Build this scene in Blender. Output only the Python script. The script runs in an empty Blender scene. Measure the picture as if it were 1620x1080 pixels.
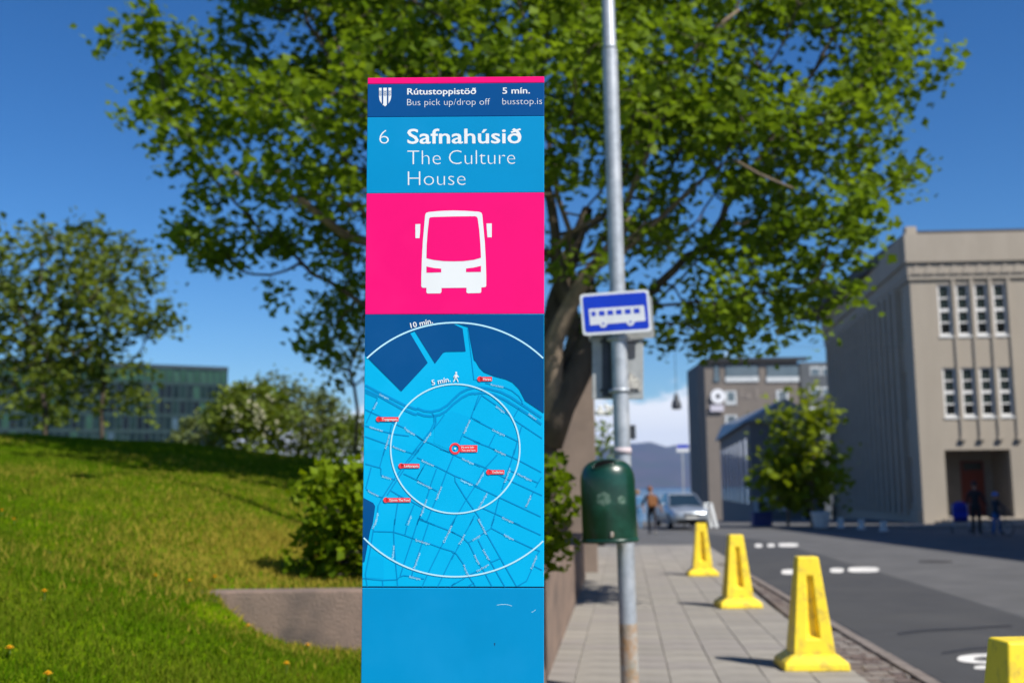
import bpy, bmesh, math, random
import numpy as np
from mathutils import Vector, Matrix
from mathutils.geometry import tessellate_polygon
R = math.radians
rng = np.random.default_rng(7); random.seed(7)
scn = bpy.context.scene
col = scn.collection

# ---------------------------------------------------------------- camera
EYE = Vector((0, 0, 1.55)); FPX = 1750.0
PITCH = math.atan(0.132); ROLL = 0.012
_F = Vector((0, math.cos(PITCH), math.sin(PITCH)))
_U0 = Vector((0, -math.sin(PITCH), math.cos(PITCH))); _R0 = Vector((1, 0, 0))
_U = _U0*math.cos(ROLL) + _R0*math.sin(ROLL)
_R = _R0*math.cos(ROLL) - _U0*math.sin(ROLL)
cd = bpy.data.cameras.new('camera'); cam = bpy.data.objects.new('camera', cd); col.objects.link(cam)
cd.sensor_width = 36; cd.lens = FPX/1620*36; cd.clip_start = .05; cd.clip_end = 30000
M = Matrix.Identity(4)
for i in range(3): M[i][0] = _R[i]; M[i][1] = _U[i]; M[i][2] = -_F[i]; M[i][3] = EYE[i]
cam.matrix_world = M; scn.camera = cam
cd.dof.use_dof = True; cd.dof.focus_distance = 2.5; cd.dof.aperture_fstop = 3.3

# ---------------------------------------------------------------- world, sun, exposure
SUN_EL = R(47); SUN_H = Vector((.72, -.69, 0)).normalized()
SUN = (SUN_H*math.cos(SUN_EL) + Vector((0, 0, math.sin(SUN_EL))))
w = bpy.data.worlds.new('World'); scn.world = w; w.use_nodes = True
nt = w.node_tree; nt.nodes.clear()
def N(t, typ, **kw):
    n = t.nodes.new(typ)
    for k, v in kw.items(): setattr(n, k, v)
    return n
out = N(nt, 'ShaderNodeOutputWorld'); bg = N(nt, 'ShaderNodeBackground'); bg2 = N(nt, 'ShaderNodeBackground'); mx = N(nt, 'ShaderNodeMixShader')
sky = N(nt, 'ShaderNodeTexSky'); sky.sky_type = 'NISHITA'; sky.sun_disc = False
sky.sun_elevation = SUN_EL; sky.sun_rotation = math.atan2(SUN_H.x, SUN_H.y)
sky.altitude = 0; sky.air_density = 1.0; sky.dust_density = .1; sky.ozone_density = 5.0
bg.inputs[1].default_value = .0565
hs = N(nt, 'ShaderNodeHueSaturation'); hs.inputs['Saturation'].default_value = 1.23
nt.links.new(sky.outputs[0], hs.inputs['Color']); gm = N(nt, 'ShaderNodeGamma'); gm.inputs[1].default_value = 1.22; nt.links.new(hs.outputs[0], gm.inputs[0]); nt.links.new(gm.outputs[0], bg.inputs[0])
# a bank of cumulus low round the whole horizon
tc = N(nt, 'ShaderNodeTexCoord'); sep = N(nt, 'ShaderNodeSeparateXYZ'); nt.links.new(tc.outputs['Generated'], sep.inputs[0])
mp = N(nt, 'ShaderNodeMapping'); mp.inputs['Scale'].default_value = (13, 13, 30); mp.inputs['Location'].default_value = (5.7, 1.4, .9); nt.links.new(tc.outputs['Generated'], mp.inputs[0])
cn = N(nt, 'ShaderNodeTexNoise'); cn.inputs['Scale'].default_value = 1.0; cn.inputs['Detail'].default_value = 7; cn.inputs['Roughness'].default_value = .55
nt.links.new(mp.outputs[0], cn.inputs['Vector'])
mr = N(nt, 'ShaderNodeMapRange'); mr.inputs['From Min'].default_value = .0; mr.inputs['From Max'].default_value = .15; mr.inputs['To Min'].default_value = .40; mr.inputs['To Max'].default_value = -.36
nt.links.new(sep.outputs[2], mr.inputs['Value'])
ad = N(nt, 'ShaderNodeMath', operation='ADD'); nt.links.new(cn.outputs[0], ad.inputs[0]); nt.links.new(mr.outputs[0], ad.inputs[1])
mr2 = N(nt, 'ShaderNodeMapRange', interpolation_type='SMOOTHSTEP'); mr2.inputs['From Min'].default_value = .47; mr2.inputs['From Max'].default_value = .60; nt.links.new(ad.outputs[0], mr2.inputs['Value'])
bg2.inputs[0].default_value = (.93, .96, 1, 1); bg2.inputs[1].default_value = .84
nt.links.new(mr2.outputs[0], mx.inputs[0]); nt.links.new(bg.outputs[0], mx.inputs[1]); nt.links.new(bg2.outputs[0], mx.inputs[2]); nt.links.new(mx.outputs[0], out.inputs[0])
sl = bpy.data.lights.new('sun', 'SUN'); sl.energy = 4.8; sl.angle = R(.55); sl.color = (1, .95, .87)
so = bpy.data.objects.new('sun', sl); col.objects.link(so); so.rotation_euler = SUN.to_track_quat('Z', 'Y').to_euler()
scn.view_settings.view_transform = 'Standard'; scn.view_settings.look = 'None'; scn.view_settings.gamma = 1
scn.view_settings.exposure = .5; scn.view_settings.use_curve_mapping = False

# ---------------------------------------------------------------- pixel helpers (photo pixels give a direction only)
def ray(px, py): return (_F*FPX + _R*(px-810) - _U*(py-540)).normalized()
def gz(y):                                           # street level: a gentle fall, steeper towards the sea
    z = -.0055*y
    if y > 60: z -= .0018*min(y-60, 25)**2 + (max(0, y-85))*.09
    return max(z, -14.0)
def G(px, py, dz=0):                                 # point on the street
    d = ray(px, py); t = 1.0
    while t < 400:
        p = EYE+d*t
        if p.z <= gz(p.y)+dz: break
        t += .05 if t < 60 else .5
    return EYE+d*(t-.025)
def AT(px, py, y):                                   # point on the ray at forward distance y
    d = ray(px, py); return EYE + d*(y/d.y)
def onplane(px, py, p0, n):
    d = ray(px, py); return EYE + d*((p0-EYE).dot(n)/d.dot(n))

# ---------------------------------------------------------------- materials
MATS = {}
def mat(name, c, c2=None, scale=6., rough=.75, bump=0., bscale=None, metal=0., spec=.4, detail=4., blend=(.35, .65), coat=0., c3=None, s3=1.2, stretch=None):
    if name in MATS: return MATS[name]
    m = bpy.data.materials.new(name); m.use_nodes = True; t = m.node_tree
    b = t.nodes['Principled BSDF']; b.inputs['Roughness'].default_value = rough; b.inputs['Metallic'].default_value = metal
    b.inputs['Specular IOR Level'].default_value = spec; b.inputs['Coat Weight'].default_value = coat
    b.inputs['Base Color'].default_value = (*c, 1)
    tc = N(t, 'ShaderNodeTexCoord'); vec = tc.outputs['Object']
    if stretch:
        mp = N(t, 'ShaderNodeMapping'); mp.inputs['Scale'].default_value = stretch; t.links.new(vec, mp.inputs[0]); vec = mp.outputs[0]
    if c2 is None: c2 = tuple(x*.8 for x in c)
    def ramp(sc, b0, b1):
        n = N(t, 'ShaderNodeTexNoise'); n.inputs['Scale'].default_value = sc; n.inputs['Detail'].default_value = detail; n.inputs['Roughness'].default_value = .6
        t.links.new(vec, n.inputs['Vector'])
        r = N(t, 'ShaderNodeMapRange'); r.inputs['From Min'].default_value = b0; r.inputs['From Max'].default_value = b1; t.links.new(n.outputs[0], r.inputs['Value'])
        return r.outputs[0]
    mix = N(t, 'ShaderNodeMix', data_type='RGBA'); t.links.new(ramp(scale, *blend), mix.inputs[0])
    mix.inputs[6].default_value = (*c, 1); mix.inputs[7].default_value = (*c2, 1); o = mix.outputs[2]
    if c3:
        m3 = N(t, 'ShaderNodeMix', data_type='RGBA'); t.links.new(ramp(s3, .5, .68), m3.inputs[0]); t.links.new(o, m3.inputs[6]); m3.inputs[7].default_value = (*c3, 1); o = m3.outputs[2]
    t.links.new(o, b.inputs['Base Color'])
    if bump:
        n = N(t, 'ShaderNodeTexNoise'); n.inputs['Scale'].default_value = bscale or scale*8; n.inputs['Detail'].default_value = 5; t.links.new(vec, n.inputs['Vector'])
        bp = N(t, 'ShaderNodeBump'); bp.inputs['Strength'].default_value = bump; bp.inputs['Distance'].default_value = .02; t.links.new(n.outputs[0], bp.inputs['Height']); t.links.new(bp.outputs[0], b.inputs['Normal'])
    MATS[name] = m; return m
def leafmat(name, lo, hi, trans=.45, warm=None, spec=.12):
    if name in MATS: return MATS[name]
    m = bpy.data.materials.new(name); m.use_nodes = True; t = m.node_tree
    b = t.nodes['Principled BSDF']; b.inputs['Roughness'].default_value = .55; b.inputs['Specular IOR Level'].default_value = spec
    a = N(t, 'ShaderNodeAttribute', attribute_name='tint'); mix = N(t, 'ShaderNodeMix', data_type='RGBA')
    t.links.new(a.outputs['Fac'], mix.inputs[0]); mix.inputs[6].default_value = (*lo, 1); mix.inputs[7].default_value = (*hi, 1)
    t.links.new(mix.outputs[2], b.inputs['Base Color'])
    tr = N(t, 'ShaderNodeBsdfTranslucent'); mm = N(t, 'ShaderNodeMixShader'); mm.inputs[0].default_value = trans
    g = N(t, 'ShaderNodeMix', data_type='RGBA', blend_type='MULTIPLY'); g.inputs[0].default_value = 1; t.links.new(mix.outputs[2], g.inputs[6]); g.inputs[7].default_value = (*(warm or (1.5, 1.4, .6)), 1)
    t.links.new(g.outputs[2], tr.inputs[0])
    o = t.nodes['Material Output']; t.links.new(b.outputs[0], mm.inputs[1]); t.links.new(tr.outputs[0], mm.inputs[2]); t.links.new(mm.outputs[0], o.inputs[0])
    MATS[name] = m; return m
def glass(name, c, rough=.06, spec=.8):
    return mat(name, c, tuple(x*.75 for x in c), scale=.6, rough=rough, spec=spec)

# ---------------------------------------------------------------- mesh helpers
class MB:
    def __init__(s): s.v = []; s.f = []; s.mi = []
    def add(s, vs, fs, mi=0):
        o = len(s.v); s.v += [tuple(p) for p in vs]; s.f += [tuple(i+o for i in f) for f in fs]; s.mi += [mi]*len(fs); return s
    def hexa(s, p, mi=0):      # 8 points: bottom 4 ccw, top 4 ccw
        return s.add(p, [(3,2,1,0),(4,5,6,7),(0,1,5,4),(1,2,6,5),(2,3,7,6),(3,0,4,7)], mi)
    def box(s, x0, x1, y0, y1, z0, z1, mi=0):
        return s.hexa([(x0,y0,z0),(x1,y0,z0),(x1,y1,z0),(x0,y1,z0),(x0,y0,z1),(x1,y0,z1),(x1,y1,z1),(x0,y1,z1)], mi)
    def fbox(s, fr, u0, u1, d0, d1, z0, z1, mi=0):   # box in a wall frame fr=(origin, along, outward)
        o, a, n = fr
        P = lambda u, d, z: tuple(o + a*u + n*d + Vector((0, 0, z)))
        return s.hexa([P(u0,d1,z0),P(u1,d1,z0),P(u1,d0,z0),P(u0,d0,z0),P(u0,d1,z1),P(u1,d1,z1),P(u1,d0,z1),P(u0,d0,z1)], mi)
    def prism(s, poly, y0, y1, axis='y', mi=0):      # polygon in xz extruded along y (or in xy along z)
        n = len(poly)
        if axis == 'y': a = [(x, y0, z) for x, z in poly]; b = [(x, y1, z) for x, z in poly]
        elif axis == 'x': a = [(y0, x, z) for x, z in poly]; b = [(y1, x, z) for x, z in poly]
        else: a = [(x, y, y0) for x, y in poly]; b = [(x, y, y1) for x, y in poly]
        return s.add(a+b, [tuple(range(n)), tuple(range(2*n-1, n-1, -1))] + [(i, i+n, (i+1) % n+n, (i+1) % n) for i in range(n)], mi)
    def tube(s, pts, rad, n=10, cap=True, mi=0):
        pts = [Vector(p) for p in pts]; rad = [rad]*len(pts) if not hasattr(rad, '__len__') else rad
        vs = []; ref = None
        for i, p in enumerate(pts):
            d = (pts[min(i+1, len(pts)-1)] - pts[max(i-1, 0)]).normalized()
            if ref is None: ref = d.orthogonal().normalized()
            a = (ref - d*ref.dot(d)).normalized(); ref = a; b = d.cross(a)
            for k in range(n):
                t = 2*math.pi*k/n; vs.append(p + (a*math.cos(t)+b*math.sin(t))*rad[i])
        fs = [(i*n+k, i*n+(k+1) % n, (i+1)*n+(k+1) % n, (i+1)*n+k) for i in range(len(pts)-1) for k in range(n)]
        if cap: fs += [tuple(range(n-1, -1, -1)), tuple((len(pts)-1)*n+k for k in range(n))]
        return s.add(vs, fs, mi)
    def lathe(s, prof, c=(0,0,0), n=24, sx=1, sy=1, mi=0):
        vs = [(c[0]+r*sx*math.cos(2*math.pi*k/n), c[1]+r*sy*math.sin(2*math.pi*k/n), c[2]+z) for r, z in prof for k in range(n)]
        fs = [(i*n+k, i*n+(k+1) % n, (i+1)*n+(k+1) % n, (i+1)*n+k) for i in range(len(prof)-1) for k in range(n)]
        fs += [tuple(range(n-1, -1, -1)), tuple((len(prof)-1)*n+k for k in range(n))]
        return s.add(vs, fs, mi)
    def sphere(s, c, r, n=12, m=8, sc=(1,1,1), mi=0):
        prof = [(max(1e-4, math.sin(math.pi*i/m)), -math.cos(math.pi*i/m)) for i in range(m+1)]
        vs = [(c[0]+p*r*sc[0]*math.cos(2*math.pi*k/n), c[1]+p*r*sc[1]*math.sin(2*math.pi*k/n), c[2]+z*r*sc[2]) for p, z in prof for k in range(n)]
        return s.add(vs, [(i*n+k, i*n+(k+1) % n, (i+1)*n+(k+1) % n, (i+1)*n+k) for i in range(m) for k in range(n)], mi)
def finish(me, mats, smooth):
    for m in (mats if isinstance(mats, (list, tuple)) else [mats]): me.materials.append(m)
    if smooth: me.polygons.foreach_set('use_smooth', [True]*len(me.polygons))
def obj(name, mb, mats, parent=None, smooth=False, off=(0,0,0), bevel=0, seg=2, auto=None, recalc=True):
    me = bpy.data.meshes.new(name); o3 = Vector(off)
    me.from_pydata([tuple(Vector(v)-o3) for v in mb.v], [], mb.f); finish(me, mats, smooth)
    if any(mb.mi): me.polygons.foreach_set('material_index', mb.mi)
    if recalc:
        bm = bmesh.new(); bm.from_mesh(me); bmesh.ops.recalc_face_normals(bm, faces=bm.faces); bm.to_mesh(me); bm.free()
    me.update()
    o = bpy.data.objects.new(name, me); col.objects.link(o); o.parent = parent
    if bevel:
        b = o.modifiers.new('bevel', 'BEVEL'); b.width = bevel; b.segments = seg; b.limit_method = 'ANGLE'
    if auto is not None: me.set_sharp_from_angle(angle=R(auto))
    return o
def npobj(name, V, Fc, mats, parent=None, tint=None, smooth=False):       # fast mesh from numpy arrays (tris)
    me = bpy.data.meshes.new(name); V = np.asarray(V, np.float32); Fc = np.asarray(Fc, np.int32)
    me.vertices.add(len(V)); me.vertices.foreach_set('co', V.ravel())
    k = Fc.shape[1]; me.loops.add(len(Fc)*k); me.loops.foreach_set('vertex_index', Fc.ravel())
    me.polygons.add(len(Fc)); me.polygons.foreach_set('loop_start', np.arange(len(Fc), dtype=np.int32)*k)
    finish(me, mats, False)
    if smooth: me.polygons.foreach_set('use_smooth', np.ones(len(Fc), bool))
    if tint is not None:
        a = me.attributes.new('tint', 'FLOAT', 'POINT'); a.data.foreach_set('value', np.asarray(tint, np.float32))
    me.update(calc_edges=True); me.validate()
    o = bpy.data.objects.new(name, me); col.objects.link(o); o.parent = parent; return o
def tag(o, label, cat, group=None):
    o['label'] = label; o['category'] = cat
    if group: o['group'] = group
    return o
def thing(name, label, cat, loc=(0,0,0), rot=None, group=None):
    o = bpy.data.objects.new(name, None); col.objects.link(o); o.location = loc; o.empty_display_size = .1
    if rot is not None: o.rotation_euler = rot
    return tag(o, label, cat, group)
def struct(o, kind='structure'): o['kind'] = kind; return o
def copytree(o, parent=None, loc=None, rot=None, label=None):
    c = o.copy(); col.objects.link(c); c.parent = parent
    if loc is not None: c.location = loc
    if rot is not None: c.rotation_euler = rot
    if label: c['label'] = label
    for ch in [x for x in o.children]: copytree(ch, c)
    return c
def inst(name, me, parent, loc=(0,0,0), rot=None, scale=None):             # a piece that shares its mesh
    o = bpy.data.objects.new(name, me); col.objects.link(o); o.parent = parent; o.location = loc
    if rot is not None: o.rotation_euler = rot
    if scale is not None: o.scale = scale
    return o

# ================================================================ SETTING
# ---- street geometry in metres
def lx(y): return .27 + (y-9.65)*.093                # foot of the retaining wall = left edge of the pavement
def rx(y): return 2.92 + (y-9.46)*.112               # right edge of the slabs
def kx(y): return max(3.45 + (y-9)*.085, rx(y)+.12)   # outer edge of the kerb strip
ROAD_DZ = -.07
def strip(f0, f1, ys, dz, name, m, nx=1):
    mb = MB(); vs = []
    for y in ys:
        a, b = f0(y), f1(y)
        for k in range(nx+1): vs.append((a+(b-a)*k/nx, y, gz(y)+dz))
    fs = [(i*(nx+1)+k, i*(nx+1)+k+1, (i+1)*(nx+1)+k+1, (i+1)*(nx+1)+k) for i in range(len(ys)-1) for k in range(nx)]
    mb.add(vs, fs); return obj(name, mb, m)
ys_far = [-30, -10, 0, 10, 20, 30, 40, 50, 55, 60, 65, 70, 75, 80, 85, 90, 95, 110, 130, 150, 170, 190, 215, 240]
m_earth = mat('earth', (.10, .09, .07), (.07, .075, .05), scale=.7, bump=.3)
struct(strip(lambda y: -260, lambda y: 260, ys_far, -.30, 'ground', m_earth, 4))
m_asph = mat('asphalt_light', (0.1087, 0.107, 0.1061), (0.087, 0.0861, 0.0861), scale=1.3, rough=.88, bump=.35, bscale=60, c3=(0.0766, 0.0757, 0.0748), s3=.45)
m_asph2 = mat('asphalt_dark', (0.0557, 0.0557, 0.0574), (0.0452, 0.0452, 0.047), scale=2.0, rough=.88, bump=.35, bscale=60, c3=(0.0653, 0.0644, 0.0635), s3=.5)
struct(strip(lambda y: (-1.2 if y > 36 else lx(y)+.2), lambda y: 45, list(range(-12, 50, 2))+ys_far[7:], ROAD_DZ-.004, 'road', m_asph, 2))
# resurfaced darker lane beside the kerb
def bx_(y):
    pts = [(-12, 4.6), (6, 5.1), (9, 5.5), (14, 6.4), (20, 7.0), (28, 7.7), (36, 8.3), (44, 7.6), (47, 7.0)]
    for (a, b), (c, d) in zip(pts, pts[1:]):
        if y <= c: return b+(d-b)*(y-a)/(c-a)
    return pts[-1][1]
struct(strip(lambda y: kx(y)-.3 if y < 30 else kx(30)+(y-30)*.12, lambda y: max(bx_(y), (kx(y)-.3)+.1), [y*1.0 for y in range(-12, 47)], ROAD_DZ, 'resurfaced_lane', m_asph2))
# tar joint along the kerb
m_tar = mat('tar', (.022, .021, .021), (.035, .033, .032), scale=9, rough=.6)
random.seed(3)
tw = {y: random.uniform(.05, .14) for y in range(-13, 31)}
struct(strip(lambda y: kx(y)-.02, lambda y: kx(y)+tw[int(y)], list(range(-12, 30)), ROAD_DZ+.004, 'tar_joint', m_tar))
# sea, far shore
m_sea = mat('sea_water', (.015, .05, .085), (.02, .06, .10), scale=.02, rough=.18, bump=.4, bscale=.15, spec=.5)
mb = MB(); mb.add([(-15000, 214, -13.2), (15000, 214, -13.2), (15000, 13000, -13.2), (-15000, 13000, -13.2)], [(0,1,2,3)]); struct(obj('sea', mb, m_sea))
# ---- mountains across the bay
def mountains():
    nx, ny = 150, 22; X = np.linspace(-11000, 11000, nx); vs = []; ph = rng.uniform(0, 6.28, 12)
    for j in range(ny):
        v = j/(ny-1)
        for x in X:
            rid = 430 + 70*math.sin(x/1900+ph[0]) + 45*math.sin(x/700+ph[1]) + 22*math.sin(x/260+ph[2]) - 330*max(0, min(1, (1150-x)/1700))**1.3*(1 if x > -2500 else max(0, (x+6000)/3500))
            prof = min(1, v*1.3)**1.25
            gul = 1 + .10*math.sin(x/170+2*math.sin(v*7+ph[3]))*math.sin(math.pi*min(1, v*1.2)) + .05*math.sin(x/61+v*9)
            y = 8200 + v*2600 + 180*math.sin(x/900+ph[4]) - 300*math.sin(x/330+ph[5])*v*(1-v)
            z = -14 + rid*prof*gul*(1 if v < .8 else 1-(v-.8)*.4)
            vs.append((x, y, z))
    fs = [(j*nx+i, j*nx+i+1, (j+1)*nx+i+1, (j+1)*nx+i) for j in range(ny-1) for i in range(nx-1)]
    mb = MB(); mb.add(vs, fs)
    return struct(obj('mountain', mb, mat('mountain_rock', (.085, .07, .072), (.055, .055, .05), scale=.004, rough=.95, c3=(.05, .075, .035), s3=.0012), smooth=True))
mountains()
# ---- haze over the bay
mb = MB(); mb.box(-15500, 15500, -60, 13500, -15.2, 640)
hz = struct(obj('haze', mb, []), 'stuff')
hm = bpy.data.materials.new('haze_air'); hm.use_nodes = True; t = hm.node_tree; t.nodes.clear()
o_ = N(t, 'ShaderNodeOutputMaterial'); pv = N(t, 'ShaderNodeVolumePrincipled'); pv.inputs['Color'].default_value = (.30, .52, 1, 1); pv.inputs['Density'].default_value = 4.6e-5; pv.inputs['Anisotropy'].default_value = .2
t.links.new(pv.outputs[0], o_.inputs['Volume']); hz.data.materials.append(hm)

# ---- lawn mound: thin-plate surface through measured points
CP = np.array([(-2.1,4.5,.75),(-2.08,8.1,.80),(-3.2,7,1.12),(-4.6,10,1.48),(-7,15,2.06),(-9.3,20,2.6),(-5.8,20,2.36),(-2.7,20,1.9),(0,20,1.45),(1.1,20,.85),
 (-1,8.2,.80),(.2,8.2,.76),(.6,14,.78),(-1.5,13,1.15),(-3.5,13,1.55),(-3,10,1.15),(-6,6,1.55),(-8,3,1.7),(-12,10,2.3),(-14,20,2.9),(-3,0,.9),(-8,-3,1.6),(0,0,.75),(-1,4,.77),
 (-9,26,2.45),(-5,26,2.15),(-2,26,1.6),(-10,36,1.2),(-5,36,1.0),(-1,36,.3),(-18,36,1.3),(1.3,28,.3),(-18,0,2.2),(-22,18,2.8),(-24,30,1.8)])
def _tps(d2): return np.where(d2 > 1e-9, .5*d2*np.log(np.maximum(d2, 1e-9)), 0)
_n = len(CP); _K = _tps(((CP[:, None, :2]-CP[None, :, :2])**2).sum(-1)) + np.eye(_n)*.15
_P = np.c_[np.ones(_n), CP[:, :2]]; _A = np.block([[_K, _P], [_P.T, np.zeros((3, 3))]])
_W = np.linalg.solve(_A, np.r_[CP[:, 2], 0, 0, 0])
YW = 8.1                                             # the return wall
def lawn(x, y, back=None):
    x = np.asarray(x, float); y = np.asarray(y, float); s = x.shape; q = np.c_[x.ravel(), y.ravel()]
    z = _tps(((q[:, None]-CP[None, :, :2])**2).sum(-1)) @ _W[:_n] + np.c_[np.ones(len(q)), q] @ _W[_n:]
    z = z.reshape(s)
    z = z + .018*np.sin(x*2.1+y*1.3)*np.sin(y*1.7-x*.6) + .010*np.sin(x*5.1)*np.sin(y*4.3)
    z = z - .035*np.exp(-((y-YW-.2)/.25)**2)*(x > -2.2)
    front = (y < YW) if back is None else np.full(s, not back)
    wv = np.exp(-(np.clip(YW-y, 0, None)/1.1)**2)
    dr = np.clip(x+2.12, 0, None); ds = np.clip(x+2.5, 0, None)
    sharp = .42*(1-np.exp(-dr/.36)) + .42*np.clip(x+1.0, 0, None)
    soft = .36*np.where(ds < 1.0, ds*ds/2., ds-.5)
    zf = np.maximum(z - wv*sharp - (1-wv)*soft, -.0055*y-.03)
    return np.where(front, zf, z)
m_lawn = mat('lawn_soil', (.075, .145, .002), (.115, .160, .003), scale=2.2, rough=.95, bump=.6, bscale=45, c3=(.105, .15, .006), s3=.6, spec=.0)
def lawn_mesh():
    V = []; Fq = []
    for back, Y in ((False, np.arange(-8, YW+.01, .23)), (True, np.arange(YW+.20, 38.1, .4))):
        o = len(V); nx = 70
        for y in Y:
            xr = lx(y)-.02 if not back else lx(y)-.26
            if y > 30: xr = lx(30)-.26
            t = np.linspace(0, 1, nx); xs = xr - 26*t**1.7
            z = lawn(xs, np.full(nx, y), back)
            if y > 30: z = z - (y-30)*.12
            V += [(a, y, c) for a, c in zip(xs, z)]
        Fq += [(o+j*nx+i, o+(j+1)*nx+i, o+(j+1)*nx+i+1, o+j*nx+i+1) for j in range(len(Y)-1) for i in range(nx-1)]
    mb = MB(); mb.add(V, Fq); return struct(obj('lawn', mb, m_lawn, smooth=True))
lawn_mesh()
def dryness(x, y): return np.exp(-(((x+1.9)/1.15)**2+((y-9.7)/1.5)**2))*1.15 + .2*np.exp(-(((x+3.2)/1.7)**2+((y-13)/2.6)**2)) + .16*np.clip((y-5)/6, 0, 1)*np.clip(np.sin(x*1.3+y*.7)*np.sin(y*.9-x*.5), 0, 1)
def grass():
    n = 300000
    y = 3.2 + (20.5-3.2)*rng.random(n)**1.35; x = -rng.random(n)*(y*.56+.6) + np.minimum(lx(9)-.1, .1)
    k = ~((y > YW-.02) & (y < YW+.23) & (x > -2.1)) & (x < .0); x, y = x[k], y[k]; n = len(x)
    z = lawn(x, y)
    clump = .5+.5*np.sin(x*3.1+1.3*np.sin(y*2.3))*np.sin(y*2.7+1.1*np.sin(x*1.9))
    h = (.010+.024*rng.random(n))*(1+.5*clump); wd = .0035+.004*rng.random(n); wd *= 1+y*.06
    d = dryness(x, y); dry = rng.random(n) < np.clip(d*.8, 0, .85); h = np.where(dry, h*1.6, h)
    a = rng.random(n)*6.283; le = rng.normal(0, .45, (n, 2))
    A = np.c_[x-np.cos(a)*wd, y-np.sin(a)*wd, z-.01]; B = np.c_[x+np.cos(a)*wd, y+np.sin(a)*wd, z-.01]; C = np.c_[x+le[:, 0]*h, y+le[:, 1]*h, z+h]
    V = np.stack([A, B, C], 1).reshape(-1, 3); Fc = np.arange(3*n).reshape(-1, 3)
    big = .5+.5*np.sin(x*1.1+2*np.sin(y*.53))*np.sin(y*.8+1.5*np.sin(x*.7+1)); t = np.clip(.12+.42*rng.random(n)+.30*(clump-.5)+.30*(big-.4)*np.clip((y-4)/6, .2, 1), 0, 1)*.5; t = np.where(dry, .8+.2*rng.random(n), t)
    m = leafmat('grass_blade', (.060, .145, .001), (.36, .285, .045), .4, (1.35, 1.3, .4), .0)
    tag(struct(npobj('grass', V, Fc, m, tint=np.repeat(t, 3)), 'stuff'), 'short mown grass with dry straw patches on the sloping lawn', 'grass')
grass()

# ---- retaining wall (a thing) round the lawn
m_conc = mat('old_concrete', (.25, .175, .135), (.17, .125, .10), scale=3.5, rough=.92, bump=.5, bscale=55, c3=(.105, .082, .07), s3=1.6)
rw = thing('retaining_wall', 'weathered brown concrete retaining wall holding back the lawn beside the pavement', 'wall', (lx(YW), YW, 0))
mb = MB()                                            # return wall facing the camera, dying into the grass
mb.box(-2.75, lx(YW), YW, YW+.22, -.15, .835)
obj('return_wall', mb, m_conc, rw, off=(lx(YW), YW, 0), bevel=.012)
mb = MB(); ysw = [YW+.22+.002] + [9.5+1.9*i for i in range(7)]
for k, (a, b) in enumerate(zip(ysw, ysw[1:])):
    mb = MB(); h0, h1 = gz(a)+.83, gz(b)+.83
    mb.hexa([(lx(a)-.22, a, gz(a)-.1), (lx(a), a, gz(a)-.1), (lx(b), b-.006, gz(b)-.1), (lx(b)-.22, b-.006, gz(b)-.1), (lx(a)-.22, a, h0), (lx(a), a, h0), (lx(b), b-.006, h1), (lx(b)-.22, b-.006, h1)])
    obj('street_wall', mb, m_conc, rw, off=(lx(YW), YW, 0), bevel=.012)
# ---- pavement: base, slabs, kerb stones, setts
pav = strip(lambda y: lx(y)-.9 if y < YW-.1 else lx(y)-.05, lambda y: kx(y)-.02, [y*1.0 for y in range(-12, 35)], -.055, 'pavement', mat('joint_sand', (.235, .215, .188), (.18, .165, .145), scale=20, rough=.95)); struct(pav)
m_slab = [mat('slab_%d' % i, c, tuple(v*.86 for v in c), scale=3.0, rough=.9, bump=.25, bscale=90, c3=tuple(v*.74 for v in c), s3=1.1) for i, c in enumerate([(0.2795, 0.258, 0.2253), (0.258, 0.2382, 0.2107), (0.2967, 0.2735, 0.2391), (0.2683, 0.2451, 0.2219)])]
S = .40; slabs = []
ang = math.atan(.1)                                  # street bearing
ux, uy = math.cos(ang), math.sin(ang)
def slab_xy(i, j): return (.0 + i*S*ux + j*S*uy + .13, 8.0 - i*S*uy + j*S*ux)
for j in range(-36, 66):
    for i in range(-6, 16):
        x, y = slab_xy(i, j)
        a, b = (lx(y)-.75 if y < YW else lx(y)), rx(y)
        if x-S/2 < a-.19 or x+S/2 > b+.19 or y > 33: continue
        slabs.append((x, y))
def slab_me(k):
    bm = bmesh.new(); h = S/2-.0025
    vs = [bm.verts.new((sx*(h-d), sy*(h-d), z)) for z, d in ((-.05, 0), (-.004, 0), (0, .004)) for sx, sy in ((-1,-1),(1,-1),(1,1),(-1,1))]
    for l in (0, 4):
        for q in range(4): bm.faces.new((vs[l+q], vs[l+(q+1) % 4], vs[l+4+(q+1) % 4], vs[l+4+q]))
    bm.faces.new(vs[8:12]); me = bpy.data.meshes.new('slab'); bm.to_mesh(me); bm.free(); me.materials.append(m_slab[k]); return me
sm = [slab_me(k) for k in range(4)]
near = sorted([s for s in slabs if s[1] > 7.2], key=lambda s: s[1])[:290]; ns = set(near)
for x, y in near:
    inst('paving_slab', sm[random.randrange(4)], pav, (x, y, gz(y)+random.uniform(-.003, .003)), (R(random.gauss(0, .25)-.3), R(random.gauss(0, .25)), -ang))
mb = MB()
for x, y in slabs:
    if (x, y) in ns: continue
    h = S/2-.0025; z = gz(y)+random.uniform(-.002, .002); k = random.randrange(4)
    P = lambda a, b: (x+a*ux+b*uy, y-a*uy+b*ux)
    q = [P(-h,-h), P(h,-h), P(h,h), P(-h,h)]
    mb.hexa([(*p, z-.05) for p in q]+[(*p, z) for p in q], k)
struct(obj('far_slabs', mb, m_slab, pav), 'stuff')
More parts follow.
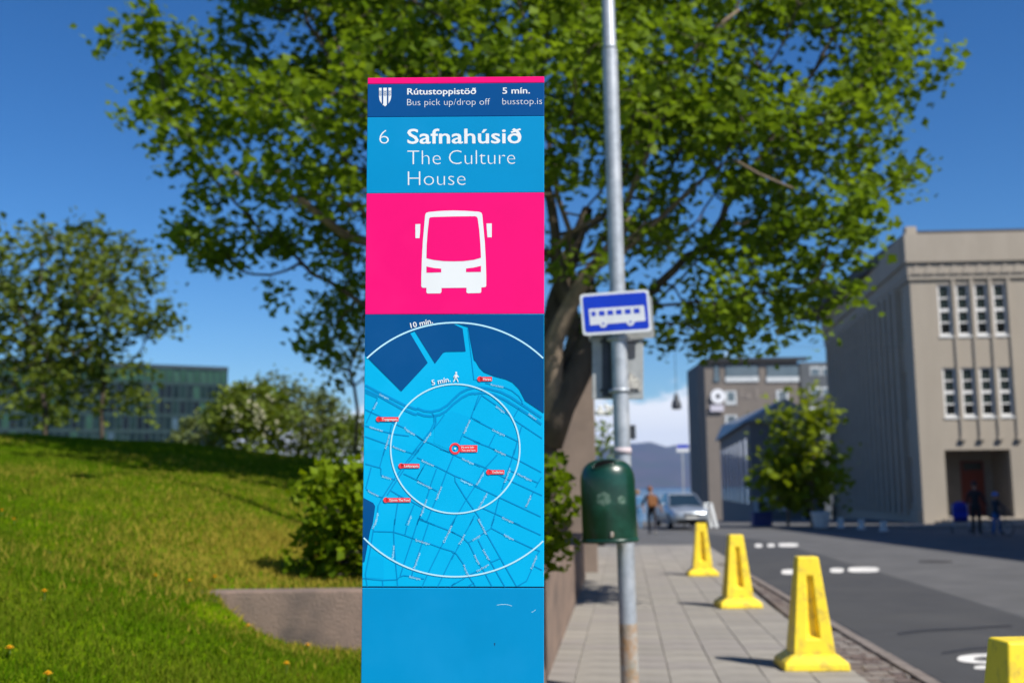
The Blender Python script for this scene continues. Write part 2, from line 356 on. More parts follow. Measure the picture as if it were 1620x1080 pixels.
# setts between slabs and kerb
m_sett = [mat('sett_%d' % i, c, tuple(v*.7 for v in c), scale=12, rough=.85, bump=.4, bscale=60) for i, c in enumerate([(.17, .125, .105), (.20, .165, .14), (.24, .21, .185), (.13, .10, .09)])]
mb = MB(); y = -8.0
while y < 26:
    a, b = rx(y)-.02, kx(y)-.17; x = a; 
    while x < b-.04:
        wv = min(random.uniform(.10, .17), b-x); dz = random.uniform(-.010, .004)
        mb.box(x, x+wv-.012, y, y+.098, gz(y)-.052, gz(y)-.008+dz, random.randrange(4)); x += wv
    y += .11
struct(obj('setts', mb, m_sett, pav, bevel=0), 'stuff')
m_kerb = mat('kerb_stone', (.20, .17, .15), (.145, .12, .105), scale=5, rough=.9, bump=.4, bscale=40)
y = -8.0
while y < 27:
    mb = MB(); a, b = kx(y), kx(y+.985); mb.hexa([(a-.15, y, gz(y)-.2), (a, y, gz(y)-.2), (b, y+.985, gz(y)-.2), (b-.15, y+.985, gz(y)-.2), (a-.15, y, gz(y)-.002), (a-.012, y, gz(y)-.012), (b-.012, y+.985, gz(y)-.012), (b-.15, y+.985, gz(y)-.002)])
    obj('kerb_stone', mb, m_kerb, pav, bevel=.01); y += 1.0
# forecourt before the office building
m_fore = mat('forecourt_concrete', (.22, .21, .195), (.17, .165, .155), scale=1.2, rough=.9, bump=.3, bscale=30)
# ---- road markings (worn white paint), manhole, tar seams
m_paint = mat('road_paint', (.72, .70, .66), (.38, .37, .36), scale=7, rough=.8, blend=(.45, .75))
def flatpatch(name, pts, m, dz, label=None, cat=None):
    pts = [G(a, b, ROAD_DZ+dz) for a, b in pts]; c = sum(pts, Vector())/len(pts)
    mb = MB(); mb.add([p for p in pts], [tuple(range(len(pts)))]); return obj(name, mb, m)
def ell(cx, cy, a, b, n=14, sq=.6):
    return [(cx+a*math.copysign(abs(math.cos(t))**sq, math.cos(t)), cy-b*math.copysign(abs(math.sin(t))**sq, math.sin(t))) for t in [2*math.pi*k/n for k in range(n)]]
lab = ['white painted dash on the asphalt, far row, leftmost', 'small white dot painted in the far row on the road', 'short white bar painted at right end of far row', 'white bar painted beside the tallest-looking yellow bollard, left part of near row', 'short white dash in the near row right of a yellow bollard', 'long white bar at the right end of the near painted row']
for k, (cx, cy, a, b) in enumerate([(1200, 862.5, 6, 2.6), (1220, 862, 6, 2.6), (1247, 861.5, 16, 2.8), (1254, 904, 18, 4.0), (1324, 901.5, 11, 3.6), (1366, 900.5, 25, 4.0)]):
    tag(flatpatch('road_marking', ell(cx, cy, a, b), m_paint, .006), lab[k], 'road marking', 'worn white road markings')
ringo = ell(1580, 1041, 66, 8, 28, .8); ringi = ell(1592, 1041.5, 52, 3.6, 28, .8)
po = [G(a, b, ROAD_DZ+.006) for a, b in ringo]; pi_ = [G(a, b, ROAD_DZ+.006) for a, b in ringi]
mb = MB(); mb.add(po+pi_, [(i, (i+1) % 28, 28+(i+1) % 28, 28+i) for i in range(28)])
tag(obj('road_marking', mb, m_paint), 'white painted loop on the road behind the nearest yellow bollard', 'road marking', 'worn white road markings')
tag(flatpatch('road_marking', ell(1590, 1055, 50, 3.6), m_paint, .006), 'white painted bar just below the painted loop on the road', 'road marking', 'worn white road markings')
m_iron = mat('cast_iron', (.055, .05, .048), (.04, .037, .036), scale=30, rough=.7, bump=.5)
mh = G(1480, 888, ROAD_DZ); mb = MB(); mb.lathe([(.001, .0), (.36, .0), (.36, .012), (.33, .014), (.32, .009), (.001, .009)], (0, 0, 0), 28)
mo = obj('manhole_cover', mb, m_iron); mo.location = mh; tag(mo, 'round dark manhole cover in the lighter asphalt lane', 'manhole cover')
for pts in ([(1420, 1000), (1460, 994.5), (1540, 991), (1601, 987), (1601, 990), (1540, 994), (1460, 998), (1420, 1003)], [(1490, 1031), (1530, 1024), (1570, 1022), (1570, 1025.5), (1530, 1028), (1490, 1034)]):
    struct(flatpatch('tar_seam', pts, m_tar, .004))

# ================================================================ INFORMATION TOTEM
ta, tl = R(1.2), .012
_ax = Vector((math.cos(ta), -math.sin(ta), 0)); _z = Vector((0, 0, 1))
TU = (_ax*math.cos(tl) - _z*math.sin(tl)); TW = (_z*math.cos(tl) + _ax*math.sin(tl)); TN = TU.cross(TW)   # TN points to the camera
P0 = AT(716, 770, 2.5)
TO = P0 - TW*((P0.z+.014)/TW.z)                      # foot of the face on the ground
def FL(px, py):                                      # photo pixel -> (x, z) on the totem face
    p = onplane(px, py, P0, TN) - TO; return p.dot(TU), p.dot(TW)
tot = thing('information_totem', 'tall blue and pink bus stop information totem with city map in the foreground', 'information totem')
Mt = Matrix.Identity(4)
for i in range(3): Mt[i][0] = TU[i]; Mt[i][1] = -TN[i]; Mt[i][2] = TW[i]; Mt[i][3] = TO[i]
tot.matrix_world = Mt
def tpaint(name, c, rough=.5):
    return mat(name, c, tuple(v*.955 for v in c), scale=7, rough=rough, spec=.1, blend=(.4, .7), c3=tuple(min(1, v*1.04+.004) for v in c), s3=3)
m_cyan = tpaint('sign_cyan', (.000, .242, .505)); m_navy = tpaint('sign_navy', (.000, .066, .235)); m_pink = tpaint('sign_pink', (.82, .004, .165)); m_map = tpaint('sign_map_blue', (.000, .395, .70))
m_sea2 = tpaint('sign_sea_blue', (.000, .068, .225)); m_line = tpaint('sign_line_blue', (.000, .25, .54)); m_white = tpaint('sign_white', (.72, .735, .75)); m_ltc = tpaint('sign_pale_blue', (.42, .70, .82)); m_red = tpaint('sign_red', (.83, .045, .055)); m_park = tpaint('sign_park_blue', (.0, .37, .68)); m_seam = mat('sign_seam', (.005, .03, .09))
tl_, tr_ = FL(582, 123), FL(861, 123); bl_, br_ = FL(571.5, 1080), FL(860.5, 1080)
def ex(z, a, b): return a[0]+(b[0]-a[0])*(z-a[1])/(b[1]-a[1])
ZT = (tl_[1]+tr_[1])/2
XL = lambda z: ex(z, bl_, tl_); XR = lambda z: ex(z, br_, tr_)
def band(name, py0, py1, m, par=None, d=.004, inset=0., bev=.0015):
    z1 = ZT if py0 is None else FL(716, py0)[1]; z0 = 0 if py1 is None else FL(716, py1)[1]
    mb = MB(); mb.hexa([(XL(z0)+inset, -d, z0), (XR(z0)-inset, -d, z0), (XR(z0)-inset, .0, z0), (XL(z0)+inset, .0, z0), (XL(z1)+inset, -d, z1), (XR(z1)-inset, -d, z1), (XR(z1)-inset, 0, z1), (XL(z1)+inset, 0, z1)])
    return obj(name, mb, m, par or tot, bevel=bev)
D0 = .004
mb = MB(); mb.hexa([(XL(0)+.001, .0005, 0), (XR(0)-.001, .0005, 0), (XR(0)-.001, .13, 0), (XL(0)+.001, .13, 0), (XL(ZT)+.001, .0005, ZT-.001), (XR(ZT)-.001, .0005, ZT-.001), (XR(ZT)-.001, .13, ZT-.001), (XL(ZT)+.001, .13, ZT-.001)])
obj('body', mb, m_cyan, tot, bevel=.004)
b_top = band('top_band', None, 133.2, m_pink)
b_head = band('header_panel', 133.2, 185.6, m_navy)
b_title = band('title_panel', 185.6, 306, m_cyan)
b_pic = band('pictogram_panel', 306, 497.4, m_pink)
b_map = band('map_panel', 497.4, 927.4, m_map)
b_seam = band('seam', 927.4, 929.2, m_seam, d=.002, bev=0)
b_base = band('base_panel', 929.2, None, m_cyan)
class Print(MB):                                     # flat print laid on the face, drawn in photo pixels
    def __init__(s, layer): super().__init__(); s.d = -(D0+.0003*layer)
    def P(s, p): a, b = FL(*p); z = b; return (min(max(a, XL(z)+.0006), XR(z)-.0006), s.d, z)
    def poly(s, pts): 
        vs = [s.P(p) for p in pts]; tri = tessellate_polygon([[Vector((a, c, 0)) for a, _, c in vs]]); s.add(vs, [tuple(t) for t in tri]); return s
    def stroke(s, pts, wd, closed=False):
        n = len(pts); L = []; Rr = []
        for i in range(n):
            a = Vector(pts[(i-1) % n] if closed or i else pts[0]); b = Vector(pts[(i+1) % n] if closed or i < n-1 else pts[-1]); d = (b-a); d = d.normalized() if d.length else Vector((1, 0)); nn = Vector((-d.y, d.x))*wd/2; p = Vector(pts[i]); L.append(s.P(p+nn)); Rr.append(s.P(p-nn))
        m = n if closed else n-1
        s.add(L+Rr, [(i, (i+1) % n, n+(i+1) % n, n+i) for i in range(m)]); return s
    def text(s, body, p0, p1, cap, wgt=0.):          # baseline from p0 to p1 (pixels), cap height in pixels
        V, Fc = textmesh(body, min(wgt, 0.)); x0, x1 = V[:, 0].min(), V[:, 0].max()
        a = Vector(p0); e = Vector(p1)-a; Lg = e.length; e = e/Lg; u = Vector((e.y, -e.x)); ch = capH[0]
        k = cap*abs(wgt) if wgt > 0 else 0
        sh_ = [(0, 0)] if not k else [(0, 0), (k, 0), (-k, 0), (0, k*.6), (0, -k*.6), (k*.7, k*.45), (-k*.7, k*.45), (k*.7, -k*.45), (-k*.7, -k*.45)]
        d0 = s.d
        for i, (dx, dy) in enumerate(sh_):                # heavier weight: the glyphs are overprinted a hair apart
            s.d = d0-.000012*i; s.add([s.P(a + e*(k+(x-x0)/(x1-x0)*(Lg-2*k)+dx) + u*(y/ch*cap+dy)) for x, y in V], Fc)
        s.d = d0; return s
capH = [.7]; _tc = {}
def textmesh(body, wgt):
    k = (body, wgt)
    if k in _tc: return _tc[k]
    cu = bpy.data.curves.new('t', 'FONT'); cu.body = body; cu.size = 1; cu.offset = wgt; cu.resolution_u = 3; cu.fill_mode = 'FRONT'; cu.dimensions = '2D'
    o = bpy.data.objects.new('t', cu); col.objects.link(o); dg = bpy.context.evaluated_depsgraph_get(); dg.update()
    me = bpy.data.meshes.new_from_object(o.evaluated_get(dg)); V = np.array([v.co[:2] for v in me.vertices]); Fc = [tuple(p.vertices) for p in me.polygons]
    bpy.data.objects.remove(o); bpy.data.curves.remove(cu); bpy.data.meshes.remove(me); _tc[k] = (V, Fc); return V, Fc
capH[0] = textmesh('H', 0.)[0][:, 1].max()
BW, LW = .031, -.017
for a_ in (('Rútustoppistöð', (644.5, 150.9), (753.5, 150), 9.6, BW), ('5 mín.', (795, 149.6), (838.5, 149), 9.6, BW), ('Bus pick up/drop off', (644.5, 168), (775.5, 167), 10.2, LW), ('busstop.is', (795, 166.6), (857.5, 166), 10.2, LW)):
    p = Print(1); p.text(*a_); obj('lettering', p, m_white, b_head)
p = Print(1)                                         # city shield
sh = [(600, 140.3), (619.3, 140), (619.3, 154), (618.2, 159.5), (615, 165), (609.6, 169.6), (604.3, 165.5), (601, 160), (600, 154)]
p.poly(sh); q = Print(2)
for x in (604.4, 612.6): q.poly([(x, 140), (x+2.3, 140), (x+2.3, 166.3 if x > 610 else 165.5), (x, 166.3 if x < 610 else 166.8)])
r_ = Print(3)
for x0, x1 in ((600.3, 604.2), (607, 612.4), (615.2, 619)):
    for k in range(3):
        yy = 145.2+k*2.9; r_.stroke([(x0, yy), ((x0+x1)/2, yy+1.1), (x1, yy)], .8)
es = obj('emblem', p, m_white, b_head); obj('emblem_stripe', q, m_navy, b_head); obj('emblem_waves', r_, m_navy, b_head)
for a_ in (('6', (600.6, 228.8), (615.6, 228.6), 22.6, LW*1.1), ('Safnahúsið', (644.6, 228.2), (825, 227.4), 22.6, BW), ('The', (644.8, 261.4), (697.5, 261.2), 22.6, LW*1.1), ('Culture', (710.4, 261.1), (815, 260.6), 22.6, LW*1.1), ('House', (645.6, 294.2), (736.6, 293.8), 22.6, LW*1.1)):
    p = Print(1); p.text(*a_); obj('lettering', p, m_white, b_title)
# coach pictogram
pz = lambda x, y: (560+x/5.0625, 300+y/5.0625)
outer = [(572, 205), (580, 190), (600, 183), (700, 174), (800, 171), (900, 174), (1000, 181), (1020, 188), (1028, 205), (1035, 280), (1048, 420), (1056, 560), (1060, 700), (1060, 770), (1054, 782), (1020, 786), (1020, 820), (1012, 830), (912, 832), (902, 824), (902, 788), (702, 790), (702, 822), (692, 833), (592, 834), (582, 826), (582, 788), (550, 788), (541, 778), (541, 700), (545, 560), (553, 420), (565, 280)]
p = Print(1); p.poly([pz(*a) for a in outer])
for m_ in ([(493, 280), (533, 279), (531, 340), (526, 392), (494, 392)], [(1062, 275), (1104, 274), (1104, 385), (1070, 385), (1065, 330)]): p.poly([pz(*a) for a in m_])
obj('coach_pictogram', p, m_white, b_pic)
p = Print(2)
for m_ in ([(604, 235), (612, 226), (640, 223), (800, 219), (970, 217), (985, 222), (992, 235), (1005, 330), (1014, 450), (1018, 548), (960, 565), (880, 575), (800, 577), (720, 575), (640, 566), (582, 552), (584, 450), (593, 330)], [(582, 618), (640, 630), (700, 636), (700, 665), (582, 668)], [(1018, 613), (1018, 661), (899, 663), (899, 634), (960, 627)]): p.poly([pz(*a) for a in m_])
obj('pictogram_glass', p, m_pink, b_pic)
# ---- walking map
TILE = {1: (570, 600, 9), 2: (660, 600, 9), 3: (750, 600, 9), 4: (570, 710, 9), 5: (660, 710, 9), 6: (750, 710, 9), 7: (570, 820, 9.39), 8: (715, 820, 9.39)}
def Tz(k, pts): a, b, s = TILE[k]; return [(a+x/s, b+y/s) for x, y in pts]
for k_, a_ in ((2, [(395, 515), (500, 450), (760, 545), (640, 830), (590, 910), (470, 1010), (240, 905), (250, 700)]), (4, [(70, 20), (350, 10), (280, 260), (75, 205)]), (7, [(150, 560), (350, 560), (350, 890), (85, 870)])): p = Print(1); p.poly(Tz(k_, a_)); obj('map_park', p, m_park, b_map)
p = Print(2)
for w_, k, pts in [
 (3.6,1,[(75,85),(220,160),(420,260),(640,370),(810,430)]),(3.6,2,[(0,410),(100,450),(200,460),(320,435),(430,370),(520,280),(620,190),(720,140),(820,115)]),(3.6,3,[(10,112),(200,130),(380,180),(520,250),(640,330),(760,410),(960,545)]),
 (3.6,1,[(75,150),(260,230),(420,320),(600,420),(760,490),(810,503)]),(3.6,2,[(0,480),(100,515),(200,525),(320,505),(420,450),(520,350),(640,260),(740,210),(810,198)]),(3.6,3,[(0,205),(130,190),(280,215),(440,290),(600,390),(740,480),(960,640)]),
 (1.7,1,[(75,190),(250,265)]),(1.7,1,[(250,270),(90,620)]),(1.7,1,[(75,430),(160,470),(280,520),(520,640),(620,685),(780,780),(870,850),(900,870)]),(1.7,1,[(75,660),(330,740),(500,780),(700,805)]),(1.7,1,[(70,810),(350,910),(640,1020),(740,1050)]),(1.7,1,[(450,640),(425,770),(370,960),(330,1080)]),(2,1,[(890,870),(740,1060)]),(2,1,[(905,900),(770,1080)]),
 (2,2,[(220,480),(245,540),(245,620),(190,730),(80,870)]),(2,2,[(268,540),(270,620),(240,690),(110,890),(0,1040)]),(1.7,2,[(390,500),(320,600),(240,700)]),(1.7,2,[(880,230),(770,540),(650,780),(600,900)]),(1.7,2,[(770,540),(900,610)]),(1.7,2,[(660,800),(900,910)]),(1.7,2,[(0,800),(90,870),(200,910),(460,1040)]),
 (1.7,3,[(110,225),(0,440)]),(1.7,3,[(110,225),(320,370),(450,470),(580,580),(970,840)]),(1.7,3,[(0,570),(270,710),(440,790),(620,880)]),(1.7,3,[(300,780),(215,950)]),(1.7,3,[(0,880),(215,960),(460,1075)]),(1.7,3,[(160,50),(240,70),(420,110),(540,160),(640,240),(685,310),(685,360)]),(1.7,3,[(640,410),(570,530)]),(1.7,3,[(680,670),(640,800)]),(1.7,3,[(620,880),(570,1070)]),
 (2,4,[(810,0),(670,170),(480,440),(330,670),(260,800),(250,900)]),(2,4,[(840,20),(700,180),(520,450),(390,650)]),(1.7,4,[(350,0),(280,260),(300,280),(300,370),(450,420),(500,440)]),(1.7,4,[(75,210),(280,265)]),(1.7,4,[(160,260),(85,560)]),(1.7,4,[(90,570),(270,670),(320,690)]),(1.7,4,[(620,350),(790,430),(900,490)]),(1.7,4,[(900,260),(810,420)]),(1.7,4,[(440,590),(560,660),(740,750),(890,830)]),(1.7,4,[(555,660),(490,1080)]),(1.7,4,[(770,790),(650,1080)]),(1.7,4,[(860,940),(810,1080)]),(1.7,4,[(850,980),(900,1000)]),
 (1.7,5,[(0,440),(290,600)]),(1.7,5,[(0,120),(70,150),(240,230),(420,320),(540,380),(640,420),(820,510),(900,550)]),(1.7,5,[(330,0),(480,50)]),(1.7,5,[(540,90),(640,130),(810,210),(900,250)]),(1.7,5,[(520,90),(420,330),(350,520),(270,720),(140,1030)]),(1.7,5,[(280,280),(200,500),(180,570),(130,730),(40,960),(0,1070)]),(1.7,5,[(120,210),(0,420)]),(1.7,5,[(540,390),(545,460),(700,710),(800,850),(880,960),(900,1010)]),(1.7,5,[(830,520),(700,720),(570,940),(480,1080)]),(1.7,5,[(40,990),(250,1080)]),(1.7,5,[(820,940),(750,1080)]),
 (1.7,6,[(270,0),(460,80),(640,160),(960,330)]),(1.7,6,[(330,80),(150,280),(30,510)]),(1.7,6,[(0,200),(150,260),(440,410),(560,470),(970,660)]),(1.7,6,[(580,0),(550,120),(500,270),(430,480),(400,570)]),(1.7,6,[(500,300),(620,350),(820,440),(910,480)]),(1.7,6,[(960,400),(880,540)]),(1.7,6,[(840,620),(740,830)]),(1.7,6,[(0,520),(350,680),(950,960)]),(1.7,6,[(130,840),(400,960),(560,1040),(660,1080)]),(1.7,6,[(360,690),(300,930),(250,1080)]),(1.7,6,[(185,630),(65,840)]),
 (1.7,7,[(205,140),(150,480),(80,820),(110,1010)]),(1.7,7,[(205,185),(500,195),(650,240),(830,305),(1040,370),(1200,430),(1400,490)]),(1.7,7,[(520,0),(500,200),(510,400),(525,600),(550,880),(560,1010)]),(1.7,7,[(700,110),(670,230)]),(1.7,7,[(870,0),(780,290),(650,680),(600,840)]),(1.7,7,[(870,5),(1020,60),(1290,160),(1409,215)]),(1.7,7,[(1020,60),(940,300),(910,400),(800,720),(770,840)]),(1.7,7,[(1400,30),(1360,100),(1240,350),(1190,440),(1000,830),(920,1010)]),(1.7,7,[(1400,500),(1220,870),(1150,1010)]),(1.7,7,[(40,880),(330,910),(550,900),(590,860),(650,840),(740,850),(950,890)]),(1.7,7,[(335,910),(340,1010)]),(1.7,7,[(1409,950),(1330,1010)]),
 (1.7,8,[(50,0),(0,120)]),(1.7,8,[(320,0),(190,230),(110,390),(0,600)]),(1.7,8,[(0,190),(140,260),(250,360),(340,540),(410,670),(480,780),(600,1010)]),(1.7,8,[(250,355),(300,320),(420,245),(540,170),(590,140),(780,240),(920,310),(1200,440),(1310,480)]),(1.7,8,[(630,0),(585,135)]),(1.7,8,[(380,0),(520,225),(720,580),(960,1000)]),(1.7,8,[(390,310),(460,450),(560,610),(790,1010)]),(1.7,8,[(590,640),(720,585)]),(1.7,8,[(0,490),(70,520),(180,680),(250,850),(350,1000)]),(1.7,8,[(800,0),(900,50),(1320,240)]),(1.7,8,[(1300,480),(1260,540),(1190,740),(1110,920),(970,1000)]),(1.7,8,[(1220,700),(1340,760)]),(1.7,8,[(200,870),(0,990)]),(1.7,8,[(330,950),(240,1000)]),(1.7,8,[(280,820),(370,780),(540,680)])]:
    p.stroke(Tz(k, pts), w_)
p.stroke([(740.6, 520), (750, 601), (756, 601)], 1.3)
obj('map_streets', p, m_line, b_map)
p = Print(3); p.poly([(577, 497.8), (861.5, 497.8), (861, 653.5), (831, 634), (821.6, 615.8), (811, 605), (800, 600), (783, 595.5), (766, 589), (758.7, 581.7), (753, 572), (750, 569), (740.6, 517.7), (720, 511), (712, 510), (732, 520), (737, 556), (705.7, 556.5), (701.5, 558), (688.7, 575), (656.7, 524), (649, 527), (677, 574), (635.4, 619), (578, 562)])
p.poly([(575, 786.7), (591, 795), (594, 800), (592.5, 812), (590, 828), (586, 840), (577.2, 888), (573, 888)]); obj('map_water', p, m_sea2, b_map)
p = Print(4)
for cx, cy, r, wd in ((720.5, 709.6, 101.9, 2.3), (720.2, 711, 200.3, 2.5)):
    pts = [(cx+r*math.cos(t), cy+r*math.sin(t)) for t in np.linspace(0, 2*math.pi, 181)]; run = []
    for q in pts + [None]:
        ok = q and FL(*q)[0] > XL(FL(*q)[1]) and FL(*q)[0] < XR(FL(*q)[1])
        if ok: run.append(q)
        else:
            if len(run) > 1: p.stroke(run, wd)
            run = []
obj('walking_circle', p, m_ltc, b_map)
p = Print(5)
p.text('10 mín.', (650.5, 519.5), (685.5, 511.5), 8.2, .03); obj('map_lettering', p, m_white, b_map); p = Print(5); p.text('5 mín.', (684, 609.5), (713.5, 603.5), 8, .03); obj('map_lettering', p, m_white, b_map); p = Print(5)
hx, hy = 722, 589.6                                   # walking figure
p.poly([(hx+1.6*math.cos(t), hy+1.6*math.sin(t)) for t in np.linspace(0, 6.2, 9)])
p.poly([(720.6, 591.6), (723.4, 591.8), (724, 596), (722.6, 598.6), (719.8, 598)]); p.stroke([(720.8, 592.4), (718.8, 595.2), (718.4, 597.8)], 1.1); p.stroke([(723.2, 592.6), (724.6, 595.2), (726, 596.6)], 1.1)
p.stroke([(720.6, 597.6), (719.8, 600.6), (717.6, 604.2)], 1.5); p.stroke([(722.2, 597.6), (723.6, 600.6), (725, 604.2)], 1.5)
obj('walking_figure', p, m_white, b_map)
for k, x0, y0, x1, y1, s in [(1,270,225,405,290,'Geirsgata'),(1,205,430,255,325,'Pósthússtr.'),(1,135,690,320,745,'Hafnarstræti'),(1,620,700,775,800,'Tryggvagata'),(1,460,965,640,1035,'Austurstræti'),(1,375,995,430,790,'Aðalstræti'),
 (2,115,905,210,760,'Kalkofnsvegur'),(2,680,770,765,585,'Ingólfsstræti'),(3,230,85,415,125,'Austurbakki'),(3,305,395,430,485,'Sölvhólsgata'),(3,260,730,435,810,'Lindargata'),(3,295,1020,450,1085,'Hverfisgata'),(3,770,505,880,580,'Sæbraut'),
 (4,310,400,440,435,'Skólabrú'),(4,105,605,260,680,'Vonarstræti'),(4,230,1080,265,905,'Fríkirkjuvegur'),(4,690,1080,740,950,'Laufásvegur'),(5,65,175,235,250,'Bankastræti'),(5,640,150,805,225,'Hverfisgata'),(5,620,450,790,525,'Laugavegur'),(5,0,475,210,570,'Amtmannsstígur'),(5,285,725,360,540,'Ingólfsstræti'),(5,70,950,150,720,'Þingholtsstræti'),
 (6,50,515,150,340,'Klapparstígur'),(6,450,485,525,270,'Vatnsstígur'),(6,615,365,815,460,'Hverfisgata'),(6,750,830,820,660,'Vitastígur'),(6,80,845,200,630,'Smiðjustígur'),(6,395,985,555,1055,'Grettisgata'),
 (7,820,325,1035,390,'Spítalastígur'),(7,500,605,515,400,'Miðstræti'),(7,815,735,900,510,'Bergstaðastræti'),(7,730,870,895,905,'Baldursgata'),(7,1255,360,1370,105,'Óðinsgata'),(7,205,150,260,0,'Fríkirkjuvegur'),
 (8,385,10,505,240,'Skólavörðustígur'),(8,125,390,200,235,'Týsgata'),(8,315,330,430,255,'Lokastígur'),(8,455,465,550,620,'Lokastígur'),(8,325,545,400,680,'Þórsgata'),(8,380,790,555,685,'Njarðargata'),(8,165,690,245,860,'Freyjugata'),(8,770,250,915,320,'Njálsgata'),(8,1195,745,1270,545,'Frakkastígur')]:
    a, b = Tz(k, [(x0, y0), (x1, y1)]); p = Print(5); p.text(s, a, b, 3.2, .0); obj('street_name', p, m_ltc, b_map)
for cx, cy, x1, s, s2 in [(599.6, 663, 631, 'Tryggvagata', None), (759.5, 599.6, 778.5, 'Harpa', None), (635, 736.6, 664, 'Lækjargata', None), (773.5, 746.4, 798, 'Traðarkot', None), (611, 790.4, 650, 'Tjörnin The Pond', None), (720.3, 709.3, 755.4, 'Þú ert hér', 'You are here')]:
    p = Print(6); q = Print(7)
    if s2 is None:
        p.poly([(cx+4.2*math.cos(t), cy+4.2*math.sin(t)) for t in np.linspace(0, 6.1, 14)]); q.text(s, (cx+5, cy+1.9), (x1-1.5, cy+1.9), 3.6, .02)
        p.poly([(cx, cy-3.3), (x1, cy-3.3), (x1, cy+3.3), (cx, cy+3.3)])
    else:
        p.stroke([(cx+7.2*math.cos(t), cy+7.4*math.sin(t)) for t in np.linspace(0, 2*math.pi, 25)[:-1]], 3.2, True)
        p.poly([(cx+8.2, cy-5.4), (x1, cy-5.4), (x1, cy+5.4), (cx+8.2, cy+5.4)]); q.text(s, (cx+10, cy-.6), (cx+30, cy-.6), 3.2, .02); q.text(s2, (cx+10, cy+4.1), (cx+32, cy+4.1), 3.2, 0)
        q.poly([(cx+1.5*math.cos(t), cy+1.5*math.sin(t)) for t in np.linspace(0, 6.1, 10)])
    tg = obj('stop_tag', p, m_red, b_map); obj('tag_lettering', q, m_white, b_map)
p = Print(1)                                          # scratches and a speck on the base panel
p.stroke([(786, 956.2), (792, 955.2), (799, 955), (804, 955.6), (810, 957.6)], .7); p.stroke([(841, 967.6), (845, 965.4), (847.6, 963.6)], .6); p.stroke([(860.2, 905), (860.6, 913)], .8)
obj('scratch', p, m_ltc, b_base); p = Print(1); p.poly([(781.6, 1016), (783.6, 1016), (783, 1020), (782.2, 1020)]); obj('speck', p, m_seam, b_base)

# ================================================================ LAMP POST, SIGN, BIN
m_galv = mat('galvanised_steel', (.40, .43, .46), (.31, .335, .36), scale=14, rough=.5, metal=.35, spec=.5, bump=.08, bscale=60, c3=(.47, .49, .51), s3=4)
m_rust = mat('rusty_paint', (.33, .32, .29), (.30, .17, .075), scale=7, rough=.8, bump=.3, blend=(.40, .62), c3=(.17, .155, .10), s3=5)
PB_ = G(997, 1097); PD = PB_.y
PTOP = AT(962, 0, PD)                                # the post leans a touch
pdir = (PTOP-PB_).normalized()
def pp(py):                                          # point on the post axis at a photo row
    lo, hi = 0.0, 12.0
    d = lambda s: ((PB_+pdir*s)-EYE)
    for _ in range(50):
        m = (lo+hi)/2; q = d(m); yy = 540 - q.dot(_U)/q.dot(_F)*FPX
        if yy > py: lo = m
        else: hi = m
    return lo
post = thing('lamp_post', 'tall galvanised street lamp post with rust stained foot carrying the bus plate', 'lamp post', PB_, pdir.to_track_quat('Z', 'Y').to_euler())
s80, s700 = pp(80), pp(712); pr = .0655
mb = MB(); mb.tube([(0,0,pp(985)), (0,0,s700)], [pr*1.07, pr*1.02], 28, False); mb.tube([(0,0,s700), (0,0,s80)], [pr, pr*.98], 28, False); obj('lower_shaft', mb, m_galv, post, True)
mb = MB(); mb.tube([(0,0,-.05), (0,0,pp(985)+.001)], [pr*1.09, pr*1.075], 28, False); obj('foot', mb, m_rust, post, True)
mb = MB(); mb.tube([(0,0,s80), (0,0,s80+.03), (0,0,s80+3.6), (0,-.02,s80+4.2), (.35,-.1,s80+4.5), (1.1,-.25,s80+4.62)], [pr*.97, pr*.84, pr*.6, pr*.5, pr*.42, pr*.4], 24); obj('upper_shaft', mb, m_galv, post, True)
mb = MB(); mb.sphere((1.4, -.3, s80+4.62), .1, 14, 8, (3.4, 1.3, .8)); obj('lamp_head', mb, m_galv, post, True)
mb = MB(); mb.tube([(0,0,s700-.03), (0,0,s700+.02)], [pr*1.12, pr*1.08], 28); obj('sleeve', mb, mat('faded_sticker', (.52, .52, .55), (.50, .40, .40), scale=9, rough=.7), post, True)
# bus plate, in pixels of the photograph on a plane just in front of the post
py_ = PD-.10
yaw = R(7); bn = Vector((-math.sin(yaw), -math.cos(yaw), 0)); bc = AT(972, 494.5, py_)
def plate_local(px, py): q = onplane(px, py, bc, bn)-bc; return q
plate = thing('bus_stop_sign', 'blue plate with white bus picture tilted on the lamp post', 'road sign', bc)
m_bblue = mat('sign_royal_blue', (.003, .035, .47), (.003, .032, .42), scale=8, rough=.35, spec=.4); m_bgrey = mat('sign_back_grey', (.36, .37, .36), (.30, .31, .30), scale=10, rough=.55, metal=.3)
m_bwhite = mat('sign_dull_white', (.66, .68, .70), (.58, .60, .62), scale=8, rough=.5)
cs = [(917, 465.5), (1026, 457.5), (1031.5, 524), (922.5, 531)]
def rounded(cs, r=.08, n=4):
    outp = []; k = len(cs)
    for i in range(k):
        p0, p1, p2 = Vector(cs[i-1]), Vector(cs[i]), Vector(cs[(i+1) % k]); a = p1+(p0-p1)*r; b = p1+(p2-p1)*r
        for j in range(n+1): t = j/n; outp.append(tuple(a*(1-t)**2+p1*2*t*(1-t)+b*t*t))
    return outp
def plate_prism(pts, d0, d1):
    q = [plate_local(*p) for p in pts]; n = len(q); mb = MB()
    mb.add([v+bn*d0 for v in q]+[v+bn*d1 for v in q], [tuple(range(n)), tuple(range(2*n-1, n-1, -1))]+[(i, (i+1) % n, n+(i+1) % n, n+i) for i in range(n)]); return mb
def lerp2(u, v): a, b, c, d = [Vector(q) for q in cs]; return tuple((a*(1-u)+b*u)*(1-v)+(d*(1-u)+c*u)*v)
ctr = [(x-972, y-494.5) for x, y in cs]
